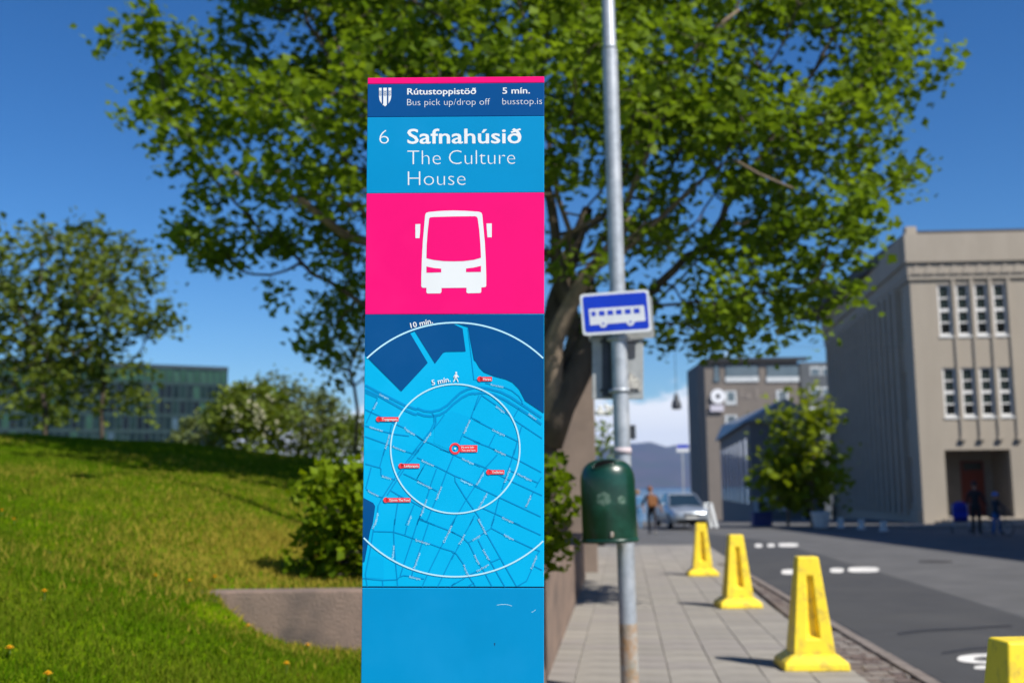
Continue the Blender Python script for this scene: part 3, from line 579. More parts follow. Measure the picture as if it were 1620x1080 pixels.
obj('plate', plate_prism(rounded(cs, .07), -.004, 0), m_bwhite, plate)
obj('blue_field', plate_prism(rounded([lerp2(u, v) for u, v in ((.035, .06), (.965, .06), (.965, .93), (.035, .93))], .06), .0, .0015), m_bblue, plate)
def bf(pts): return [lerp2(u, v) for u, v in pts]
bus = obj('bus_picture', plate_prism(bf([(.115, .37), (.90, .37), (.915, .39), (.92, .74), (.115, .76)]), .0015, .0026), m_bwhite, plate)
for u in (.145, .255, .378, .502, .63, .76): obj('bus_window', plate_prism(bf([(u, .435), (u+(.062 if u < .2 else .085), .435), (u+(.062 if u < .2 else .085), .55), (u, .55)]), .0026, .0034), m_bblue, bus)
for u in (.305, .70):
    cx, cy = lerp2(u, .745); obj('bus_wheel', plate_prism([(cx+6.2*math.cos(t), cy+6*math.sin(t)) for t in np.linspace(0, 2*math.pi, 19)[:-1]], .0026, .0033), m_bwhite, bus); obj('wheel_hub', plate_prism([(cx+2*math.cos(t), cy+2*math.sin(t)) for t in np.linspace(0, 2*math.pi, 13)[:-1]], .0033, .0039), m_bblue, bus)
rear = thing('rear_sign', 'grey back of a second sign plate just behind the blue bus plate', 'road sign', bc)
obj('panel', plate_prism(rounded([(926, 469), (1031, 461), (1036, 529), (930, 536)], .06), -.20, -.196), m_bgrey, rear)
for a, b in (((955, 488), (1000, 486)), ((955, 512), (1000, 510))): mb = MB(); mb.tube([plate_local(*a)-bn*.18, plate_local(*b)-bn*.18], .012, 8); obj('bracket', mb, m_galv, rear)
# timetable frames on the post below the plate
def panel_thing(name, label, cat, px, back, m, extra=None):
    c = AT((px[0]+px[2])/2, (px[1]+px[3])/2, PD); q = thing(name, label, cat, c); d = back
    A = [AT(x, y, PD+d)-c for x, y in ((px[0], px[3]), (px[2], px[3]), (px[2], px[1]), (px[0], px[1]))]
    mb = MB(); mb.add([a for a in A]+[a+Vector((0, .02, 0)) for a in A], [(0,1,2,3),(7,6,5,4),(0,4,5,1),(1,5,6,2),(2,6,7,3),(3,7,4,0)]); obj('panel', mb, m, q, bevel=.004); return q, c
m_dk = mat('dark_metal', (.055, .06, .07), (.04, .045, .05), scale=10, rough=.5, metal=.4)
q1, c1 = panel_thing('timetable_holder', 'grey timetable frame clamped behind the lamp post under the bus plate', 'sign board', (937, 531, 1018, 631), .09, m_bgrey)
for yy in (540, 617): mb = MB(); mb.tube([AT(950, yy, PD+.08)-c1, AT(1010, yy-1, PD+.08)-c1], .010, 8); obj('clamp_bar', mb, m_dk, q1, True)
A = [AT(x, y, PD+.085)-c1 for x, y in ((953, 627), (967, 627), (967, 534), (953, 534))]
def slabq(A, th): mb = MB(); mb.add([a for a in A]+[a-Vector((0, th, 0)) for a in A], [(0,1,2,3),(7,6,5,4),(0,4,5,1),(1,5,6,2),(2,6,7,3),(3,7,4,0)]); return mb
obj('dark_rail', slabq(A, .012), m_dk, q1)
obj('torn_sticker', slabq([AT(x, y, PD+.085)-c1 for x, y in ((990, 622), (1014, 619), (1013, 603), (997, 588), (990, 590))][:4], .004), mat('torn_paper', (.50, .48, .42), (.28, .27, .25), scale=40, rough=.9, blend=(.4, .6)), q1)
obj('dark_sticker', slabq([AT(x, y, PD+.085)-c1 for x, y in ((990, 567), (1005, 566), (1005, 532), (990, 533))], .004), m_dk, q1)
for s_, nm in ((pp(536), 'clamp'), (pp(618), 'clamp')):
    mb = MB(); mb.tube([(0,0,s_-.018), (0,0,s_+.018)], pr*1.10, 28); cl = obj(nm, mb, m_galv, post, True)
    mb = MB(); mb.sphere((-.025, -pr*1.15, s_), .022, 10, 6); obj('bolt', mb, m_galv, cl, True)
# bin
bd = PD-.24; bcx = AT(964, 790, bd); bl = AT(919, 790, bd); brr = AT(1009, 790, bd); zt = AT(960, 725, bd).z; zb = AT(960, 857, bd).z
bw = (brr.x-bl.x)/2; m_green = mat('bin_green', (.002, .026, .013), (.003, .036, .019), scale=6, rough=.32, spec=.5, bump=.05, bscale=30, c3=(.007, .058, .034), s3=7, coat=.2)
bn_ = thing('litter_bin', 'dark green domed litter bin hung on the lamp post', 'litter bin', (bcx.x, bcx.y, zb), (R(0), R(-1.2), 0))
H = zt-zb; mb = MB(); prof = [(.001, .012), (bw*.93, .012), (bw*.97, .03), (bw*.965, H*.5), (bw*.96, H*.74), (bw*.94, H*.80), (bw*.89, H*.86), (bw*.80, H*.912), (bw*.65, H*.955), (bw*.44, H*.985), (bw*.2, H*.998), (.001, H)]
mb.lathe(prof, (0,0,0), 40, 1, .86); obj('body', mb, m_green, bn_, True)
mb = MB(); mb.lathe([(bw*.90, -.004), (bw*1.0, .0), (bw*1.01, .016), (bw*.99, .028), (bw*.95, .03)], (0,0,0), 40, 1, .86); obj('rim', mb, m_green, bn_, True)
m_black = mat('black_hole', (.006, .006, .006), (.004, .004, .004), rough=.95, spec=.05)
mb = MB()                                            # opening set into the dome
op = [(bw*(-.14+.40*math.cos(t)), -(bw*.86)*(.66+.15*math.sin(t))) for t in np.linspace(0, 2*math.pi, 25)[:-1]]
def dome(x, y):
    r = math.hypot(x, y/.86)
    for (a, za), (b, zb_) in zip(prof[3:], prof[4:]):
        if b <= r <= a: return za+(zb_-za)*(a-r)/(a-b)
    return H
vs = [(x, y-.004, dome(x, y)+.006) for x, y in op]+[(-bw*.14, -(bw*.86)*.66-.004, dome(-bw*.14, -(bw*.86)*.66)+.010)]
mb.add(vs, [(i, (i+1) % 24, 24) for i in range(24)]); obj('opening', mb, m_black, bn_)
mb = MB(); mb.tube([(*op[i % 24], vs[i % 24][2]) for i in range(25)], .006, 6, False); obj('opening_lip', mb, m_green, bn_, True)
mb = MB(); mb.box(-.012, .012, -bw*.86*.985-.012, -bw*.86*.95, .045, .085); obj('lock', mb, m_rust, bn_, bevel=.004)
m_wearg = mat('worn_label', (.10, .16, .12), (.02, .07, .04), scale=40, rough=.6, blend=(.4, .6))
for (x, z, a, b) in ((-.05, H*.52, .05, .055), (.085, H*.5, .03, .035)):
    y0 = lambda xx: -math.sqrt(max(0, 1-(xx/(bw*.965))**2))*bw*.965*.86-.0015
    mb = MB(); k = 6; mb.add([(x-a+2*a*i/k, y0(x-a+2*a*i/k), z+s*b*(1-abs(i/k-.5)*.9)) for s in (-1, 1) for i in range(k+1)], [(i, i+1, k+2+i, k+1+i) for i in range(k)]); obj('worn_label', mb, m_wearg, bn_)
for z_ in (.25, .7): mb = MB(); mb.box(-.03, .12, .10, .24, H*z_, H*(z_+.05)); obj('bracket', mb, m_dk, bn_)

# ================================================================ YELLOW BOLLARDS
m_yel = mat('yellow_plastic', (.88, .655, .035), (.84, .61, .03), scale=4, rough=.42, spec=.35, bump=.05, bscale=25, c3=(.56, .40, .05), s3=11)
def bollard():
    root = thing('yellow_bollard', '-', 'bollard', group='yellow plastic bollards along the kerb'); Hc = .965
    bwd, twd, dep, td = .37/2, .185/2, .34/2, .16/2
    zb = .13; mb = MB()                               # tapered tower with a slot sunk in front and back
    secs = [(zb-.02, bwd, dep), (Hc, twd, td)]
    def at(z): t = (z-secs[0][0])/(Hc-secs[0][0]); return bwd+(twd-bwd)*t, dep+(td-dep)*t
    sz = [zb-.02, .265, .80, Hc]; sl = lambda z: (.055 if z < .5 else .026)
    vs = []; fs = []
    for sgn in (-1, 1):
        o = len(vs)
        for z in sz:
            wv, dv = at(z)
            for x in (-wv, -sl(z), sl(z), wv): vs.append((x, sgn*dv, z))
        for r in range(3):
            for c in range(3):
                if (r, c) != (1, 1): fs.append((o+r*4+c, o+r*4+c+1, o+r*4+c+5, o+r*4+c+4))
        q = len(vs)
        for z in (.285, .785):
            for x in (-sl(z)*.8, sl(z)*.8): vs.append((x, sgn*(at(z)[1]-.075 if z < .5 else at(z)[1]-.05), z))
        a, b, c, d = o+5, o+6, o+10, o+9
        fs += [(a, b, q+1, q), (b, c, q+3, q+1), (c, d, q+2, q+3), (d, a, q, q+2), (q, q+1, q+3, q+2)]
    for r in range(3): fs += [(r*4, r*4+4, 16+4+r*4+4, 16+4+r*4), (r*4+3, 16+4+r*4+3, 16+4+r*4+7, r*4+7)]
    fs.append((12, 13, 14, 15, 35, 34, 33, 32)); mb.add(vs, fs)
    obj('tower', mb, m_yel, root, bevel=.012, seg=3)
    mb = MB(); k = .287; d2 = .25
    mb.hexa([(-k,-d2,.0), (k,-d2,.0), (k,d2,.0), (-k,d2,.0), (-k+.01,-d2+.01,.075), (k-.01,-d2+.01,.075), (k-.01,d2-.01,.075), (-k+.01,d2-.01,.075)])
    obj('foot', mb, m_yel, root, bevel=.018, seg=3)
    mb = MB(); mb.hexa([(-k+.012,-d2+.012,.070), (k-.012,-d2+.012,.070), (k-.012,d2-.012,.070), (-k+.012,d2-.012,.070), (-bwd-.01,-dep-.005,.135), (bwd+.01,-dep-.005,.135), (bwd+.01,dep+.005,.135), (-bwd-.01,dep+.005,.135)])
    obj('foot_taper', mb, m_yel, root, bevel=.012, seg=2); return root
b0 = bollard()
sp = [(1294, 1061, -2), (1172.5, 962, 2), (1114.5, 911, -3)]
lb = ['yellow slotted bollard second nearest the camera, standing wholly in view beside the kerb', 'middle yellow slotted bollard of the row along the pavement edge', 'farthest yellow slotted bollard of the row along the pavement edge']
for k, (px, py, a) in enumerate(sp):
    g = G(px, py, .0); g.y += .22; g.z = gz(g.y)
    if k == 0: b0.location = g; b0.rotation_euler = (0, 0, R(a)); b0['label'] = lb[0]
    else: copytree(b0, None, g, (0, 0, R(a)), lb[k])
g4 = AT(1613, 1000, 4.45); copytree(b0, None, (g4.x, g4.y, gz(4.45)), (0, 0, R(4)), 'nearest yellow bollard, its top cut by the lower right corner of the picture')
# ================================================================ short posts, far signs
def post_thing(name, label, cat, px, ptop, pbot, r, m, group=None):
    b = G(px, pbot); h = AT(px, ptop, b.y).z-b.z; q = thing(name, label, cat, b, group=group)
    mb = MB(); mb.lathe([(r, -.02), (r, h-.02), (r*.8, h-.005), (.001, h)], n=14); obj('shaft', mb, m, q, True, auto=40)
    mb = MB(); mb.lathe([(r*1.5, -.01), (r*1.5, .015), (r*1.02, .03)], n=14); obj('collar', mb, m, q, True, auto=40); return q, b, h
m_gpost = mat('grey_post_paint', (.17, .165, .16), (.12, .118, .115), scale=8, rough=.6)
post_thing('steel_post', 'short grey steel post at the end of the lawn wall', 'post', 909, 853, 921, .045, m_gpost)
q, b, h = post_thing('sign_pole', 'thin pole with small blue and white sign before the distant sea', 'sign post', 1083, 702, 832, .035, m_galv)
c = AT(1080, 708, b.y)-b; mb = MB(); mb.box(c.x-.29, c.x+.29, -.05, -.04, c.z-.19, c.z+.16); sg = obj('sign_plate', mb, m_bwhite, q)
mb = MB(); mb.box(c.x-.27, c.x+.27, -.053, -.0505, c.z-.02, c.z+.145); obj('blue_half', mb, m_bblue, sg)
q, b, h = post_thing('sign_pole', 'pole with a small dark square sign, mostly hidden behind the lamp post', 'sign post', 993, 668, 848, .035, m_galv)
c = AT(998, 683, b.y)-b; mb = MB(); mb.box(c.x-.19, c.x+.17, -.06, -.045, c.z-.27, c.z+.25); obj('sign_plate', mb, m_dk, q, bevel=.01)
m_wht = mat('white_bollard_paint', (.62, .62, .60), (.5, .5, .49), scale=8, rough=.6)

# ================================================================ OFFICE BUILDING (right)
m_stone = mat('rendered_facade', (.365, .320, .262), (.34, .298, .243), scale=.9, rough=.92, bump=.25, bscale=9, c3=(.325, .284, .232), s3=.55, stretch=(1.3, 1.3, .35))
m_stone2 = mat('facade_trim', (.355, .312, .258), (.325, .286, .236), scale=1.5, rough=.9, bump=.2, bscale=12)
m_wwin = mat('window_white', (.72, .72, .70), (.62, .62, .61), scale=6, rough=.55)
m_pane = glass('window_pane', (.030, .042, .040)); m_pane2 = glass('window_pane_dark', (.012, .014, .013))
Cn = G(1462, 826); Cn.z = gz(Cn.y)
fa = R(2.5); A1 = Vector((math.cos(fa), -math.sin(fa), 0)); N1 = Vector((-math.sin(fa), -math.cos(fa), 0))
FW = (Cn, A1, N1)
def fu(px, py, fr=FW): q = onplane(px, py, fr[0], fr[2])-fr[0]; return q.dot(fr[1]), q.z
zpar = fu(1437, 372)[1]; 
far = AT(1305, 520, 78); far.z = Cn.z; A2 = (far-Cn).normalized(); L2 = (far-Cn).length; N2 = Vector((-A2.y, A2.x, 0)); 
if N2.x > 0: N2 = -N2
SW = (Cn, A2, N2); WF = 15.5
ob = thing('office_building', 'beige rendered office building with tall white windows across the street', 'building', Cn)
def P_(name, mb, m, par=None, **k): return obj(name, mb, m, par or ob, off=Cn, **k)
zc0, zc1 = fu(1450, 413)[1], fu(1450, 443)[1]         # cornice underside, architrave underside
ux0 = fu(1497, 760)[0]; ux1 = fu(1601.5, 760)[0]; zd = fu(1550, 711)[1]
wins = []
for y0, y1, xs in ((450.5, 531.5, [(1484.5, 1505), (1513.6, 1534.4), (1542.8, 1563.6), (1572.8, 1592.8)]), (582, 659.6, [(1489.6, 1510), (1519.5, 1539), (1549.3, 1570), (1579, 1599.8)])):
    for a, b in xs: wins.append((fu(a, (y0+y1)/2)[0], fu(b, (y0+y1)/2)[0], fu(a, y1)[1], fu(a, y0)[1]))
w0 = wins[0][0]; pit = wins[1][0]-wins[0][0]; ww = wins[0][1]-wins[0][0]
WZ = [(wins[0][2], wins[0][3]), (wins[4][2], wins[4][3])]
cols = [w0+pit*k for k in range(4)] + [w0+pit*k+pit*5.6 for k in range(4)]
# front wall pieces round the openings: built as one wall with real openings
D = -.32
edges = sorted(set([0, WF] + [c for c in cols] + [c+ww for c in cols]))
mb = MB(); zr = [-.8, zd, WZ[1][0], WZ[1][1], WZ[0][0], WZ[0][1], zc1]
for k, (z0, z1) in enumerate(zip(zr, zr[1:])):
    if k == 0:
        mb.fbox(FW, 0, ux0, D, 0, z0, z1); mb.fbox(FW, ux1, WF, D, 0, z0, z1)
    elif k in (2, 4):
        e = [0]+[v for c in cols for v in (c, c+ww)]+[WF]
        for a, b in zip(e[::2], e[1::2]): mb.fbox(FW, a, b, D, 0, z0, z1)
    else: mb.fbox(FW, 0, WF, D, 0, z0, z1)
P_('front_wall', mb, m_stone)
for c in cols:
    for (z0, z1) in WZ:
        g = .10; mb = MB(); fr = FW
        mb.fbox(fr, c, c+g, -.16, -.06, z0, z1); mb.fbox(fr, c+ww-g*.75, c+ww, -.16, -.06, z0, z1); mb.fbox(fr, c+g, c+ww-g*.75, -.16, -.06, z0, z0+.13); mb.fbox(fr, c+g, c+ww-g*.75, -.16, -.06, z1-.08, z1)
        h = z1-z0; mb.fbox(fr, c+g, c+ww-g*.75, -.158, -.07, z0+h*.5-.07, z0+h*.5+.09)
        for q in (.26, .74): mb.fbox(fr, c+g, c+ww-g*.75, -.158, -.08, z0+h*q-.03, z0+h*q+.04)
        wf = P_('window', mb, m_wwin)
        mb = MB(); mb.fbox(fr, c-.03, c+ww+.03, -.05, .05, z0-.08, z0-.002); obj('sill', mb, m_wwin, wf, off=Cn)
        for k, (a, b) in enumerate(((.05, .24), (.28, .47), (.56, .72), (.765, .96))):
            mb = MB(); mb.fbox(fr, c+g*.8, c+ww-g*.6, -.145, -.135, z0+h*a, z0+h*b); obj('pane', mb, m_pane2 if k == 0 else m_pane, wf, off=Cn)
for q0 in (0, 4):                                     # slender ribs between the windows, ending in small drops
    for k in range(4):
        c = cols[q0+k]+ww+.06; zr0 = fu(1515, 692)[1]
        mb = MB(); mb.fbox(FW, c, c+pit-ww-.10, -.01, .08, zr0, zc1); rb = P_('rib', mb, m_stone2)
        mb = MB(); mb.fbox(FW, c-.06, c+pit-ww-.04, -.01, .17, zr0-.14, zr0-.002); obj('rib_foot', mb, m_stone2, rb, off=Cn)
# cornice, frieze, parapet on both faces
for fr, Lw, nm in ((FW, WF, 'front'), (SW, L2, 'side')):
    e0 = -.02 if fr is FW else .02
    mb = MB(); mb.fbox(fr, -.10 if fr is FW else .3, Lw, -.30, .10, zc1, zc1+.22); P_('architrave', mb, m_stone2)
    mb = MB(); mb.fbox(fr, -.12 if fr is FW else .3, Lw, -.30, .13, zc1+.22, zc0-.10); fz = P_('frieze', mb, m_stone2)
    mb = MB(); mb.fbox(fr, -.22 if fr is FW else .4, Lw, -.30, .26, zc0-.10, zpar); P_('parapet', mb, m_stone)
    if fr is FW:
        nT = 26; s = WF/nT; zf0, zf1 = zc1+.26, zc0-.16
        for k in range(nT):
            u = k*s; mb = MB(); o, a, n = fr; Pq = lambda u_, d, z: tuple(o+a*u_+n*d+Vector((0, 0, z)))
            tri = [(u+.05, zf0), (u+s-.05, zf0), (u+s/2, zf1)]
            mb.add([Pq(x, .128, z) for x, z in tri]+[Pq(x, .175, z) for x, z in tri], [(0,2,1),(3,4,5),(0,1,4,3),(1,2,5,4),(2,0,3,5)]); obj('frieze_tooth', mb, m_stone2, fz, off=Cn)
mb = MB(); mb.fbox(FW, .15, WF-.1, -26, -.35, zpar-.3, zpar+.28); P_('roof', mb, mat('roof_felt', (.06, .055, .05), (.045, .042, .04), scale=2))
mb = MB(); mb.fbox(FW, .0, .5, -.6, -.1, zpar-.01, zpar+.45); P_('chimney', mb, m_stone)
# entrance recess, steps and door
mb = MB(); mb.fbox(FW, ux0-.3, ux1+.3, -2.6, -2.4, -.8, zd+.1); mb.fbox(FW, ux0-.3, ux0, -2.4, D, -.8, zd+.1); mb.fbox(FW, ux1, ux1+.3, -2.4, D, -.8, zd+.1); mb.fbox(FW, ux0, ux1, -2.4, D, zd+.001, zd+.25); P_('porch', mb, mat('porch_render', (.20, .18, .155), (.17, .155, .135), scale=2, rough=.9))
zs = fu(1550, 818)[1]
mb = MB(); mb.fbox(FW, ux0-.6, ux1+.6, .003, .9, -.5, zs*.33); mb.fbox(FW, ux0-.3, ux1+.3, .003, .6, -.5, zs*.66); mb.fbox(FW, ux0+.002, ux1-.002, -2.4, .3, -.5, zs); P_('steps', mb, m_stone2)
d0, d1 = fu(1537, 760)[0]+.35, fu(1575, 760)[0]+.35; zdt = fu(1555, 724)[1]-.1
m_door = mat('red_door', (.16, .030, .014), (.11, .022, .012), scale=3, rough=.4, stretch=(6, 6, .6))
mb = MB(); mb.fbox(FW, d0, d1, -2.4, -2.32, zs, zdt); dr = P_('door', mb, m_door)
for a, b in ((.06, .46), (.54, .94)):
    for c_, e in ((.06, .45), (.5, .8)):
        mb = MB(); mb.fbox(FW, d0+(d1-d0)*a, d0+(d1-d0)*b, -2.33, -2.30, zs+(zdt-zs)*c_, zs+(zdt-zs)*e); obj('door_panel', mb, m_door, dr, off=Cn)
mb = MB(); mb.fbox(FW, d0+.1, d1-.1, -2.33, -2.305, zs+(zdt-zs)*.84, zdt-.08); obj('fanlight', mb, m_pane, dr, off=Cn)
mb = MB(); mb.sphere(tuple(FW[0]+A1*((d0+d1)/2+.12)+N1*(-2.27)+Vector((0, 0, zs+1.0))), .05, 8, 6); obj('handle', mb, m_galv, dr, off=Cn)
# side wall in shade: piers, recessed windows on three floors
floors = [(WZ[0][0], WZ[0][1]), (WZ[1][0], WZ[1][1]), (.9, zd-.3)]
nb = 17; s0 = 1.6; sp_ = (L2-3.0)/nb; swd = sp_*.52
mb = MB(); zz = [-.8, floors[2][0], floors[2][1], floors[1][0], floors[1][1], floors[0][0], floors[0][1], zc1]
for k, (z0, z1) in enumerate(zip(zz, zz[1:])):
    if k % 2 == 1:
        e = [.33]+[v for i in range(nb) for v in (s0+i*sp_, s0+i*sp_+swd)]+[L2]
        for a, b in zip(e[::2], e[1::2]): mb.fbox(SW, a, b, D, 0, z0, z1)
    else: mb.fbox(SW, .33, L2, D, 0, z0, z1)
P_('side_wall', mb, m_stone)
for i in range(nb):
    u = s0+i*sp_
    mb = MB(); mb.fbox(SW, u+swd+.06, u+sp_-.06, -.01, .26, .3, zc1); P_('pier', mb, m_stone2)
    for z0, z1 in floors:
        mb = MB(); mb.fbox(SW, u-.01, u+.07, -.2, -.12, z0, z1); mb.fbox(SW, u+swd-.07, u+swd+.01, -.2, -.12, z0, z1); mb.fbox(SW, u+.07, u+swd-.07, -.2, -.12, z0, z0+.1); mb.fbox(SW, u+.07, u+swd-.07, -.2, -.12, z1-.1, z1); mb.fbox(SW, u+.07, u+swd-.07, -.198, -.13, (z0+z1)/2-.06, (z0+z1)/2+.06); wf = P_('window', mb, m_wwin)
        mb = MB(); mb.fbox(SW, u+.05, u+swd-.05, -.19, -.18, z0+.05, z1-.05); obj('pane', mb, m_pane, wf, off=Cn)
mb = MB(); mb.fbox(SW, .33, L2, -.01, .12, -.8, .55); P_('plinth', mb, m_stone2)
mb = MB(); mb.fbox(SW, L2-.3, L2, -14, -.33, -3, zpar-.1); P_('rear_wall', mb, m_stone)
mb = MB(); mb.fbox(FW, WF, WF+.3, -24, 0, -.8, zpar-.1); P_('end_wall', mb, m_stone)
# concrete apron round it
mb = MB(); e = [Cn-A1*2.2-A2*6.0, Cn+A1*(WF+6)-A2*6.0, Cn+A1*(WF+6)+A2*3, Cn-A1*2.2+A2*L2]
for q in e: q.z = 0
mb.add([(q.x, q.y, gz(q.y)+.03) for q in e]+[(q.x, q.y, gz(q.y)-.3) for q in e], [(0,1,2,3),(0,4,5,1),(1,5,6,2),(2,6,7,3),(3,7,4,0)]); struct(obj('forecourt', mb, m_fore))
# wall lamp bracket at picture edge
for k, (px, lbl) in enumerate(((1330, 'pale bollard on the shaded forecourt, farthest of three by the side wall'), (1363, 'pale bollard on the shaded forecourt, middle of three by the side wall'), (1398, 'pale bollard on the shaded forecourt, nearest of three by the side wall'))):
    pb = (834, 836, 839)[k]; pt = (818, 821, 824)[k]; post_thing('forecourt_bollard', lbl, 'bollard', px, pt, pb, .13, m_wht, 'pale forecourt bollards')

# ---- building out of frame on the right whose shadow falls over the forecourt
nb_ = thing('corner_building', 'tall grey rendered building beyond the right edge of the picture', 'building', (24, 30, gz(30)))
mb = MB(); mb.box(24, 40, 2, 39.5, -.8, 18); obj('wall', mb, m_stone, nb_, off=(24, 30, gz(30)))
mb = MB(); mb.box(23.8, 40.2, 1.8, 39.7, 18, 18.4); obj('roof', mb, m_stone2, nb_, off=(24, 30, gz(30)))
for k in range(10):
    for f in range(5):
        mb = MB(); mb.box(23.94, 24.02, 3.6+k*3.6, 5.0+k*3.6, 1.2+f*3.4, 3.2+f*3.4); wv = obj('window', mb, m_wwin, nb_, off=(24, 30, gz(30)))
        mb = MB(); mb.box(23.93, 23.939, 3.7+k*3.6, 4.9+k*3.6, 1.3+f*3.4, 3.1+f*3.4); obj('pane', mb, m_pane, wv, off=(24, 30, gz(30)))

# ================================================================ FAR BUILDINGS IN THE STREET
def px_block(name, label, fr_px, D_, ytop, depth, m, side_deg=0, z0=-6):
    a = AT(fr_px[0], 800, D_); b = AT(fr_px[1], 800, D_); zt_ = AT(fr_px[0], ytop, D_).z
    o = Vector((a.x, D_, 0)); q = thing(name, label, 'building', (a.x, D_, gz(D_))); sk = math.tan(R(side_deg))*depth
    mb = MB(); mb.hexa([(a.x, D_, z0), (b.x, D_, z0), (b.x+sk, D_+depth, z0), (a.x+sk, D_+depth, z0), (a.x, D_, zt_), (b.x, D_, zt_), (b.x+sk, D_+depth, zt_), (a.x+sk, D_+depth, zt_)])
    return q, mb, a, b, zt_, Vector((a.x, D_, gz(D_)))
m_taupe = mat('taupe_render', (.185, .158, .135), (.160, .138, .12), scale=.5, rough=.9, bump=.2, bscale=4); m_clad_shade = mat('cladding_and_shade', (.030, .034, .040), (.024, .027, .032), scale=1, rough=.6)  # the dark tone serves trim and also paints the taupe block's shaded side
DB = 125.0
q, mb, a, b, zt_, o3 = px_block('apartment_block', 'taupe city block with round white sign behind the low dark building', (1122, 1272), DB, 570, 16, m_taupe, 2, -9)
obj('wall', mb, m_taupe, q, off=o3)
X = lambda px, py=700, d=DB: AT(px, py, d).x
Z = lambda py, px=1190, d=DB: AT(px, py, d).z
def fbx(par, name, x0, x1, y0, y1, m, d0=-.02, d1=.1, d=DB, off=None):
    mb = MB(); mb.box(X(x0, (y0+y1)/2, d), X(x1, (y0+y1)/2, d), d-d1, d-d0, Z(y1, (x0+x1)/2, d), Z(y0, (x0+x1)/2, d)); return obj(name, mb, m, par, off=off or o3)
fbx(q, 'roof_edge', 1118, 1276, 566, 571, m_clad_shade, -.5, .5)
mb = MB(); mb.box(X(1108, 700, DB+14), X(1122)-.02, DB+.3, DB+14, -9, Z(566)); obj('painted_shade_side', mb, m_clad_shade, q, off=o3)  # left side of the block in shade, the shade put into its colour
m_lwin = glass('loft_glass', (.12, .15, .17), .08); m_gwh = mat('window_pale', (.55, .57, .57), (.45, .47, .48), scale=2, rough=.5)
for x0, x1 in ((1129, 1139), (1147, 1201), (1212, 1265)):
    lo = fbx(q, 'loggia', x0, x1, 576, 604, m_clad_shade, -.05, .06); fbx(lo, 'pane', x0+1, x1-2.5, 579, 598, m_lwin, .0, .10)
    fbx(lo, 'balustrade', x0, x1-1, 596, 604, m_gwh if x1-x0 > 20 else m_lwin, .0, .14)
for x0, x1, y0, y1 in ((1147, 1165, 618, 640), (1228, 1247, 617, 639), (1147, 1166, 656, 676), (1228, 1247, 656, 676), (1147, 1166, 694, 716), (1228, 1247, 694, 716)):
    wv = fbx(q, 'window', x0, x1, y0, y1, m_gwh, -.02, .07); fbx(wv, 'pane', x0+4, x1-3, y0+2, y1-6, m_lwin, .0, .09)
# round sign and plate on its corner
sc = Vector((X(1135, 627), DB-.35, Z(627, 1135))); rs = (X(1146.5)-X(1123.5))/2
mb = MB(); n = 32
vs = [(sc.x+r*math.cos(2*math.pi*k/n), sc.y-(.12 if r > rs*.3 else .0)*0+dy, sc.z+r*math.sin(2*math.pi*k/n)) for r, dy in ((rs, .0), (rs*.33, .0), (rs*.33, .25), (rs, .25)) for k in range(n)]
mb.add(vs, [(i*n+k, i*n+(k+1) % n, ((i+1) % 4)*n+(k+1) % n, ((i+1) % 4)*n+k) for i in range(4) for k in range(n)])
rsn = thing('round_sign', 'white ring shaped sign on the corner of the taupe block', 'sign', sc); obj('ring', mb, mat('sign_enamel', (.78, .78, .80), (.7, .7, .72), scale=2, rough=.5), rsn, off=sc)
mb = MB(); mb.lathe([(.001, 0), (rs*.33, 0), (rs*.33, .1), (.001, .1)], n=20); c_ = obj('centre', mb, m_clad_shade, rsn); c_.rotation_euler = (R(90), 0, 0); c_.location = (0, .2, 0)
mb = MB(); mb.box(X(1125)-sc.x, X(1146)-sc.x, 0, .2, Z(650)-sc.z, Z(640)-sc.z); obj('name_plate', mb, mat('plate_lilac', (.55, .52, .58), (.48, .46, .52), scale=3, rough=.6), rsn)
# faint lettering relief on the facade
m_let = mat('raised_letters', (.24, .205, .18), (.22, .19, .165), scale=2, rough=.9)
lt = Vector((0, 0, 0))
for x0, x1, y0, y1 in ((1171, 1175, 616, 630), (1177, 1179, 620, 630), (1181, 1187, 622, 630), (1195, 1199, 614, 630)): fbx(q, 'relief_letter', x0, x1, y0, y1, m_let, -.01, .05)
# neighbour to its right
q2, mb, a, b, zt2, o4 = px_block('apartment_block', 'slate grey block squeezed between the taupe block and the beige office', (1276, 1345), DB+2, 573, 14, m_clad_shade, 2, -9); m_sl = mat('slate_render', (.10, .11, .12), (.085, .095, .105), scale=1, rough=.8); obj('wall', mb, m_sl, q2, off=o4)
for y0 in (580, 612, 644, 676):
    for x0 in (1281, 1300): 
        wv = fbx(q2, 'window', x0, x0+17, y0, y0+14, m_gwh, -.02, .07, DB+2, o4); fbx(wv, 'pane', x0+2, x0+15, y0+3, y0+13, m_lwin, .0, .09, DB+2, o4)
